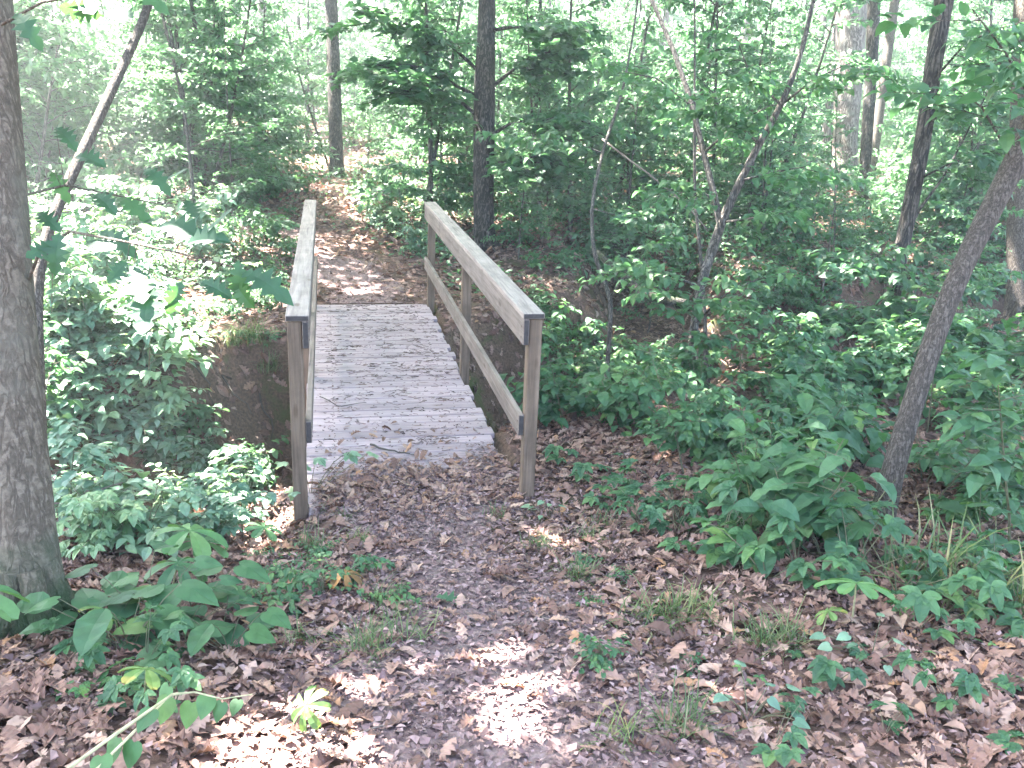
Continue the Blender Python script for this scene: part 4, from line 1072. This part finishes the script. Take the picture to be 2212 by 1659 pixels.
def poly_scatter(poly, n, dmin):
    """spots on the ground spread over a patch of the view"""
    P = np.array(poly, float); out = []; tries = 0
    x0, y0 = P.min(0); x1, y1 = P.max(0)
    while len(out) < n and tries < n * 60:
        tries += 1; x, y = U(x0, x1), U(y0, y1); ins = False; j = len(P) - 1
        for i in range(len(P)):
            if (P[i][1] > y) != (P[j][1] > y) and x < (P[j][0] - P[i][0]) * (y - P[i][1]) / (P[j][1] - P[i][1]) + P[i][0]: ins = not ins
            j = i
        if not ins: continue
        g_ = ground(x, y)
        if any(math.hypot(g_[0] - q[0], g_[1] - q[1]) < dmin for q in out): continue
        if abs(g_[0]) < .72 and -.1 < g_[1] < 5.3: continue
        out.append(np.array([g_[0], g_[1], g_[2], x, y]))
    return out


def zone(name, protos, poly, n, dmin, sc, label, cat, group, sink=0.0):
    for q in poly_scatter(poly, n, dmin):
        if 1790 < q[3] < 1975 and 1010 < q[4] < 1200 or 1850 < q[3] < 1960 and 1190 < q[4] < 1290: continue
        plant(name, protos[rng.integers(0, len(protos))], q, U(*sc), label, cat, group, sink=sink)


# sunlit mass left of the bridge
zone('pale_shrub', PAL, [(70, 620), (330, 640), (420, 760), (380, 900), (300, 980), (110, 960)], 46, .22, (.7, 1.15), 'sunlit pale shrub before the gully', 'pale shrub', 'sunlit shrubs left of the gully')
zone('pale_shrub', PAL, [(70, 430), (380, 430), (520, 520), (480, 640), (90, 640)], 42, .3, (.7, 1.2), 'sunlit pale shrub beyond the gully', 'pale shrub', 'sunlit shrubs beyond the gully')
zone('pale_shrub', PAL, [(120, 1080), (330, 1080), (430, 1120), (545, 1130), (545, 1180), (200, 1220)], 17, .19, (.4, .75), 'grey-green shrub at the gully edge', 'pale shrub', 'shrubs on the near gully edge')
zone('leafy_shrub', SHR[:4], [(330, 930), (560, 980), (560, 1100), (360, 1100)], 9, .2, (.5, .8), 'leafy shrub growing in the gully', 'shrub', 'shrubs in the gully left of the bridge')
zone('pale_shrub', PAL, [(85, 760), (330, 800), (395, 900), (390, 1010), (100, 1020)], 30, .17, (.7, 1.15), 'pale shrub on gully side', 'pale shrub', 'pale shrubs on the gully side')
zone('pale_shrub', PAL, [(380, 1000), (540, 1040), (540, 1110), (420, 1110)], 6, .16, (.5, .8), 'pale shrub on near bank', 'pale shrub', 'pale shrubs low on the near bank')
zone('seedling', SML, [(400, 560), (620, 560), (620, 760), (430, 760)], 22, .2, (.7, 1.4), 'small shrub in dead leaves', 'seedling', 'small shrubs on the far left bank')
# right thicket
RT = [(1190, 830), (1480, 760), (1900, 820), (2212, 880), (2212, 1230), (1830, 1230), (1500, 1110), (1330, 1010), (1180, 960)]
zone('leafy_shrub', SHR + TAL + SML, RT, 74, .21, (.55, 1.05), 'green thicket shrub', 'shrub', 'shrubs of the right thicket')
zone('creeper_plant', CRP, [(1450, 1090), (1800, 1210), (2212, 1250), (2212, 1380), (1850, 1320), (1480, 1190)], 34, .14, (.8, 1.3), 'five-leaved creeper at the thicket edge', 'creeper', 'creepers below the right thicket')
zone('creeper_plant', CRP, [(1200, 1000), (1480, 1100), (1480, 1200), (1300, 1120)], 12, .14, (.6, 1.0), 'small creeper in dead leaves', 'creeper', 'creepers beside the right post')
zone('creeper_plant', CRP, [(1550, 1400), (2212, 1350), (2212, 1659), (1560, 1659)], 14, .2, (.35, .75), 'small creeper among dead leaves', 'creeper', 'creepers at lower right')
zone('broad_leaf_plant', BRD, [(1550, 1100), (1850, 1180), (2212, 1180), (2212, 1000), (1700, 980)], 22, .22, (.8, 1.3), 'broad-leaved plant in the thicket', 'plant', 'broad-leaved plants of the right thicket')
zone('leafy_shrub', SHR, [(1150, 660), (1300, 740), (1480, 800), (1400, 920), (1175, 930), (1165, 780)], 34, .19, (.4, .85), 'shaded shrub on the gully side', 'shrub', 'shrubs on the gully side right of the bridge')
zone('leafy_shrub', SHR + TAL, [(1600, 640), (2212, 760), (2212, 880), (1640, 820)], 26, .3, (.5, 1.1), 'dark shrub behind the thicket', 'shrub', 'shrubs around the bent trunk')
zone('low_shrub', SHR[:4] + TAL, [(1100, 500), (1700, 480), (2212, 540), (2212, 680), (1600, 640), (1100, 580)], 62, .3, (.5, 1.0), 'low shrub beyond the hollow', 'low shrub', 'low shrubs beyond the hollow')
zone('seedling', SML + SHR[:2], [(480, 430), (640, 430), (640, 540), (470, 560)], 16, .3, (.5, 1.0), 'small shrub on the leafy slope', 'seedling', 'small shrubs on the leafy slope')
zone('low_shrub', SHR[:4], [(400, 390), (640, 390), (650, 430), (480, 470)], 24, .3, (.5, 1.0), 'low shrub by the far trail', 'low shrub', 'low shrubs left of the far trail')
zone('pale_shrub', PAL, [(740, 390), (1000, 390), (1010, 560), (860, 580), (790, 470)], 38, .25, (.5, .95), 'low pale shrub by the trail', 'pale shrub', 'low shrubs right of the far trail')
# lower left
zone('broad_leaf_plant', BRD, [(170, 1340), (470, 1330), (500, 1420), (250, 1440)], 9, .14, (.7, 1.05), 'broad-leaved plant in dead leaves', 'plant', 'broad-leaved plants at lower left')
zone('creeper_plant', CRP, [(160, 1420), (420, 1400), (400, 1560), (100, 1500)], 9, .14, (.5, .8), 'small creeper on brown leaves', 'creeper', 'creepers at lower left')
zone('seedling', SML, [(540, 1180), (900, 1190), (900, 1300), (560, 1330)], 7, .2, (.4, .8), 'tiny leafy seedling beside the trail', 'seedling', 'seedlings left of the trail')
zone('seedling', SML, [(1150, 1120), (1450, 1200), (1500, 1500), (1250, 1450)], 5, .2, (.3, .6), 'tiny seedling right of the trail', 'seedling', 'seedlings right of the trail')
p = ground(672, 1080); plant('maple_seedling', creeper_proto(9, .42, .085, M['leaf_sun_tint'], T_MAP), p, 1.0, 'pale lobed seedling climbing beside the left railing post', 'seedling')
for dx, dy, sc, lab in ((1615, 1560, .9, 'upright leafy seedling at the lower right of the trail'), (1880, 1430, .8, 'pale leafy seedling among dead leaves near the lone mayapple'), (1185, 1120, .7, 'pale sunlit seedling by the small sun patch')):
    plant('leafy_seedling', creeper_proto(8, .22, .065, M['leaf_sun_tint'], T_HEART), ground(dx, dy), sc, lab, 'seedling')

# greenbrier: pale arching stem with heart-shaped leaves at lower left
P = np.array([at(*q) for q in ((120, 1680, 2.25), (230, 1600, 2.32), (330, 1530, 2.4), (372, 1500, 2.46), (420, 1495, 2.5), (480, 1510, 2.5), (545, 1500, 2.55))]); gp = P[0].copy(); gp[2] = Hs(gp[0], gp[1])
vt = thing('vine', 'pale arching vine with heart-shaped leaves at the lower left', 'vine', gp); wd, lv = MB(), MB()
wd.tube(np.vstack([gp[None] + [-.05, -.12, 0], P]) - gp, [.005, .005, .005, .0045, .004, .003, .002, .0015], 6, 0, False)
P2 = np.array([at(*q) for q in ((180, 1690, 2.25), (280, 1590, 2.35), (330, 1540, 2.42), (355, 1515, 2.46))]); wd.tube(P2 - gp, [.004, .004, .003, .002], 6, 0, False)
for dx, dy, dd, s in ((255, 1590, 2.35, .09), (290, 1600, 2.35, .075), (365, 1480, 2.5, .08), (365, 1505, 2.48, .08), (415, 1515, 2.5, .075), (450, 1500, 2.52, .07), (480, 1515, 2.52, .06), (515, 1510, 2.55, .05), (330, 1530, 2.4, .07), (220, 1630, 2.3, .07)):
    lv.inst(T_HEART[0], (at(dx, dy, dd) - gp)[None], rots([U(2, 4.5)], [U(-1.1, -.4)], [NR(.3)]), [s])
wd.build('stem', M['pale_stem'], vt); lv.build('foliage', M['leaf'], vt)

# fallen log and dead boughs in the hollow, sticks on the ground
P = np.array([at(*q) for q in ((1290, 545, 10.2), (1340, 595, 9.8), (1400, 640, 9.5), (1490, 660, 9.3))])
lg = thing('fallen_log', 'mossy curved log lying across the shaded hollow', 'log', P[2]); b = MB(); b.tube(along(P, np.linspace(0, 1, 20)) - P[2], np.linspace(.035, .06, 20), 12, 0, True, .08, 3); b.build('log_body', M['bark_moss'], lg, smooth=True)
P = np.array([at(*q) for q in ((1960, 760, 8.3), (2000, 810, 8.1), (2030, 850, 8.0))])


def stick(pts, r_, label, m='stick', name='stick'):
    P = np.array(pts); c = P.mean(0); b = MB(); b.tube(along(P, np.linspace(0, 1, 9)) - c + NR(.004, (9, 3)), np.linspace(r_, r_ * .5, 9), 6, 0, True)
    o = b.build(name, M[m], None, smooth=True); o.location = c; tag(o, label, 'stick')


def gstick(dots, r_, label, lift=.012, m='stick'):
    P = []
    for q in dots:
        g_ = ground(*q)
        if abs(g_[0]) < .62 and .1 < g_[1] < 5.1:
            d = at(q[0], q[1], 1) - CAM; g_ = CAM + d * (-CAM[2] / d[2])
        P.append(g_ + [0, 0, lift])
    stick(P, r_, label, m)


gstick([(800, 965), (830, 975), (885, 985)], .008, 'dark twig lying on the near deck boards', m='twig')
gstick([(1040, 820), (1075, 812), (1110, 818)], .004, 'thin bent twig on the deck by the middle right post', m='twig')
gstick([(1095, 1000 - 70), (1112, 945), (1128, 965)], .004, 'short twig on the deck edge at right', m='twig')
gstick([(690, 860), (730, 880), (790, 872)], .004, 'curved twig on the left of the deck', m='twig')
gstick([(1150, 1350), (1190, 1325)], .007, 'short thick twig on the trail near the fallen green leaf')
gstick([(1165, 1338), (1280, 1365)], .005, 'long thin twig across the trail near the fallen green leaf')
gstick([(690, 1640), (770, 1600), (860, 1570)], .005, 'thin twig in the shade at the bottom of the trail')
gstick([(1380, 1425), (1425, 1350)], .005, 'pale twig in the grassy strip right of the trail', m='pale_stem')
gstick([(1690, 1335), (1620, 1345), (1540, 1352)], .004, 'long pale straw in the grass at lower right', m='pale_stem')
gstick([(560, 1590), (620, 1560), (700, 1540)], .005, 'pale twig crossing the left sun patch')
gstick([(330, 1470), (420, 1430), (520, 1400)], .004, 'thin twig over the dead leaves at lower left')
for pts, lab in (([(1780, 470, 18), (1840, 455, 18), (1885, 445, 18.5)], 'bare grey branch lying before the pale shaggy trunk'), ([(1790, 500, 17), (1860, 470, 17.2), (1900, 462, 17.5)], 'forked bare branch lying by the thin dark trunk'),
                 ([(1300, 300, 11), (1380, 360, 11), (1480, 440, 11), (1530, 500, 10.8)], 'dead branch leaning across the hollow behind the forked tree'), ([(700, 1040, 5.0), (690, 1041, 5.0)], 'x')):
    if lab != 'x': stick([at(*q) for q in pts], .013, lab)
for pts, lab in (([(60, 1080, 4.3), (150, 1090, 4.3), (260, 1040, 4.4)], 'bare twig over the dark gully behind the mottled trunk'), ([(120, 1130, 4.2), (190, 1060, 4.3), (270, 1100, 4.4)], 'crooked bare twig in the gully by the mottled trunk'), ([(100, 1010, 4.6), (160, 1110, 4.4), (230, 1160, 4.3)], 'bare twig leaning down into the gully at left')):
    stick([at(*q) for q in pts], .006, lab, 'stick')
for i_, (dx, dy) in enumerate(((430, 800), (500, 830), (560, 860), (400, 900), (470, 930))):
    g0 = ground(dx, dy); P = [g0 + [0, .03, .03]]
    for k_ in range(5): P.append(P[-1] + np.array([NR(.07), -.05, -.075])); P[-1][2] = max(P[-1][2], Hs(P[-1][0], P[-1][1]) + .012)
    c_ = P[0].copy(); b = MB(); b.tube(np.array(P) - c_, np.linspace(.011, .004, 6), 6); o = b.build('exposed_root', M['twig'], smooth=True); o.location = c_
    tag(o, 'thin root hanging out of the bare gully bank', 'root', 'roots on the gully bank')
# fallen green oak leaf on the trail
p = ground(950, 1312); b = MB(); b.inst(T_OAK[0], np.zeros((1, 3)), rots([2.0], [.05], [.1]), [.16]); o = b.build('fallen_green_leaf', M['leaf_oak']); o.location = p + np.array([-.03, .03, .025]); tag(o, 'single green lobed leaf lying on the trail', 'leaf')

# ------------------------------------------------------------------ added haze volume, standing in for a milky lens veil
hz = MB(); hz.add([(-75, -20, -3), (90, -20, -3), (90, 95, -3), (-75, 95, -3), (-75, -20, 18), (90, -20, 18), (90, 95, 18), (-75, 95, 18)], [np.array([(0, 3, 2, 1), (4, 5, 6, 7), (0, 1, 5, 4), (1, 2, 6, 5), (2, 3, 7, 6), (3, 0, 4, 7)])])
hm, nt = mat('veil_haze'); pv = N(nt, 'ShaderNodeVolumePrincipled', Density=0.0027); pv.inputs['Color'].default_value = (.86, .93, .95, 1); pv.inputs['Anisotropy'].default_value = .3
oo = N(nt, 'ShaderNodeOutputMaterial'); nt.links.new(pv.outputs[0], oo.inputs['Volume'])
tag(hz.build('haze', hm), 'pale added haze standing in for lens glare', kind='stuff')

# ------------------------------------------------------------------ labels: say which one
MARKS = [('the mottled trunk', 40, 900), ('the mossy trunk foot', 90, 1330), ('the leaning grey tree', 180, 330), ('the left railing post', 640, 1000), ('the gully bank', 480, 860), ('the left railing', 640, 600), ('the curved sapling', 410, 380),
         ('the slender twin trunks', 450, 220), ('the trail end', 640, 430), ('the straight dark trunk', 720, 250), ('the furrowed dark trunk', 1045, 330), ('the right railing', 1000, 560), ('the right railing post', 1145, 880), ('the trail foreground', 1000, 1400),
         ('the mossy log', 1350, 600), ('the forked trunk', 1520, 640), ('the tree fork', 1560, 350), ('the pale shaggy trunk', 1830, 250), ('the bent trunk', 1950, 560), ('the bent trunk foot', 1910, 780), ('the rough leaning trunk', 1990, 820), ('the rough trunk foot', 1900, 1120),
         ('the stout edge trunk', 2195, 620), ('the lone mayapple', 1840, 1330), ('the lower right corner', 2150, 1600), ('the right picture edge', 2200, 1050), ('the thicket middle', 1600, 960), ('the grassy strip', 1450, 1340), ('the lower left corner', 80, 1600)]
ORD = ['first', 'second', 'third', 'fourth', 'fifth', 'sixth', 'seventh', 'eighth', 'ninth', 'tenth', 'eleventh', 'twelfth', 'thirteenth', 'fourteenth', 'fifteenth', 'sixteenth', 'seventeenth', 'eighteenth', 'nineteenth', 'twentieth']
BYL = {}
for o in [o for o in COL.objects if o.get('group') and not o.parent and o.get('kind') is None]:
    u, v, w_ = project(np.array([list(o.location)])); u, v = u[0] / DS, v[0] / DS
    m1 = min(MARKS, key=lambda m: (m[1] - u) ** 2 + 1.5 * (m[2] - v) ** 2)
    side = 'left of' if u < m1[1] - 25 else 'right of' if u > m1[1] + 25 else ('in front of' if v > m1[2] else 'behind')
    BYL.setdefault((o['label'].split(' | ')[0], side + ' ' + m1[0]), []).append((w_[0], u, o))
for (base, where), L_ in BYL.items():
    L_.sort(key=lambda t: t[0]); rows = [L_] if len(L_) <= 8 else [L_[:len(L_) // 2], L_[len(L_) // 2:]]
    for ri, row in enumerate(rows):
        row.sort(key=lambda t: t[1]); rn = '' if len(rows) == 1 else ('front ' if ri == 0 else 'rear ')
        for k, (_, _, o) in enumerate(row):
            pre = '' if len(L_) == 1 else ('left ' if k == 0 else 'right ') if len(row) == 2 else ORD[min(k, 19)] + ' '
            post = '' if len(row) < 3 else ' from left'
            o['label'] = (pre + rn + base + ' ' + where + post).strip()

# ------------------------------------------------------------------ light, sky, camera
w = bpy.data.worlds.new('World'); SC.world = w; w.use_nodes = True
nt = w.node_tree; nt.nodes.clear()
sk = nt.nodes.new('ShaderNodeTexSky'); sk.sky_type = 'NISHITA'; sk.sun_disc = False
sk.sun_elevation = SUN_EL; sk.sun_rotation = SUN_AZ % (2 * math.pi); sk.altitude = 150; sk.air_density = 1.0; sk.dust_density = 4.0
bg = nt.nodes.new('ShaderNodeBackground'); bg.inputs['Strength'].default_value = 0.08
ow = nt.nodes.new('ShaderNodeOutputWorld'); nt.links.new(sk.outputs[0], bg.inputs[0]); nt.links.new(bg.outputs[0], ow.inputs[0])
sl = bpy.data.lights.new('sun', 'SUN'); sl.energy = 5.0; sl.angle = R(.53); sl.color = (1.0, .95, .88)
so = bpy.data.objects.new('sun', sl); COL.objects.link(so); so.rotation_euler = Vector(S).to_track_quat('Z', 'Y').to_euler(); so.location = (0, 0, 30)
cd = bpy.data.cameras.new('camera'); cam = bpy.data.objects.new('camera', cd); COL.objects.link(cam)
cd.sensor_width = 36; cd.lens = 36 * F / 1024; cd.clip_start = .05; cd.clip_end = 500
mw = Matrix.Identity(4)
for i in range(3): mw[i][0], mw[i][1], mw[i][2], mw[i][3] = RIGHT[i], UP[i], -FWD[i], CAM[i]
cam.matrix_world = mw
SC.camera = cam
vs = SC.view_settings; SC.display_settings.display_device = 'sRGB'; vs.view_transform = 'Standard'; vs.look = 'None'; vs.gamma = 1.0; vs.use_curve_mapping = False
vs.exposure = 4.8
cy = SC.cycles; cy.max_bounces = 7; cy.diffuse_bounces = 4; cy.glossy_bounces = 2; cy.transmission_bounces = 5; cy.transparent_max_bounces = 8
cy.volume_bounces = 0; cy.use_denoising = True; cy.caustics_reflective = False; cy.caustics_refractive = False; cy.sample_clamp_indirect = 8
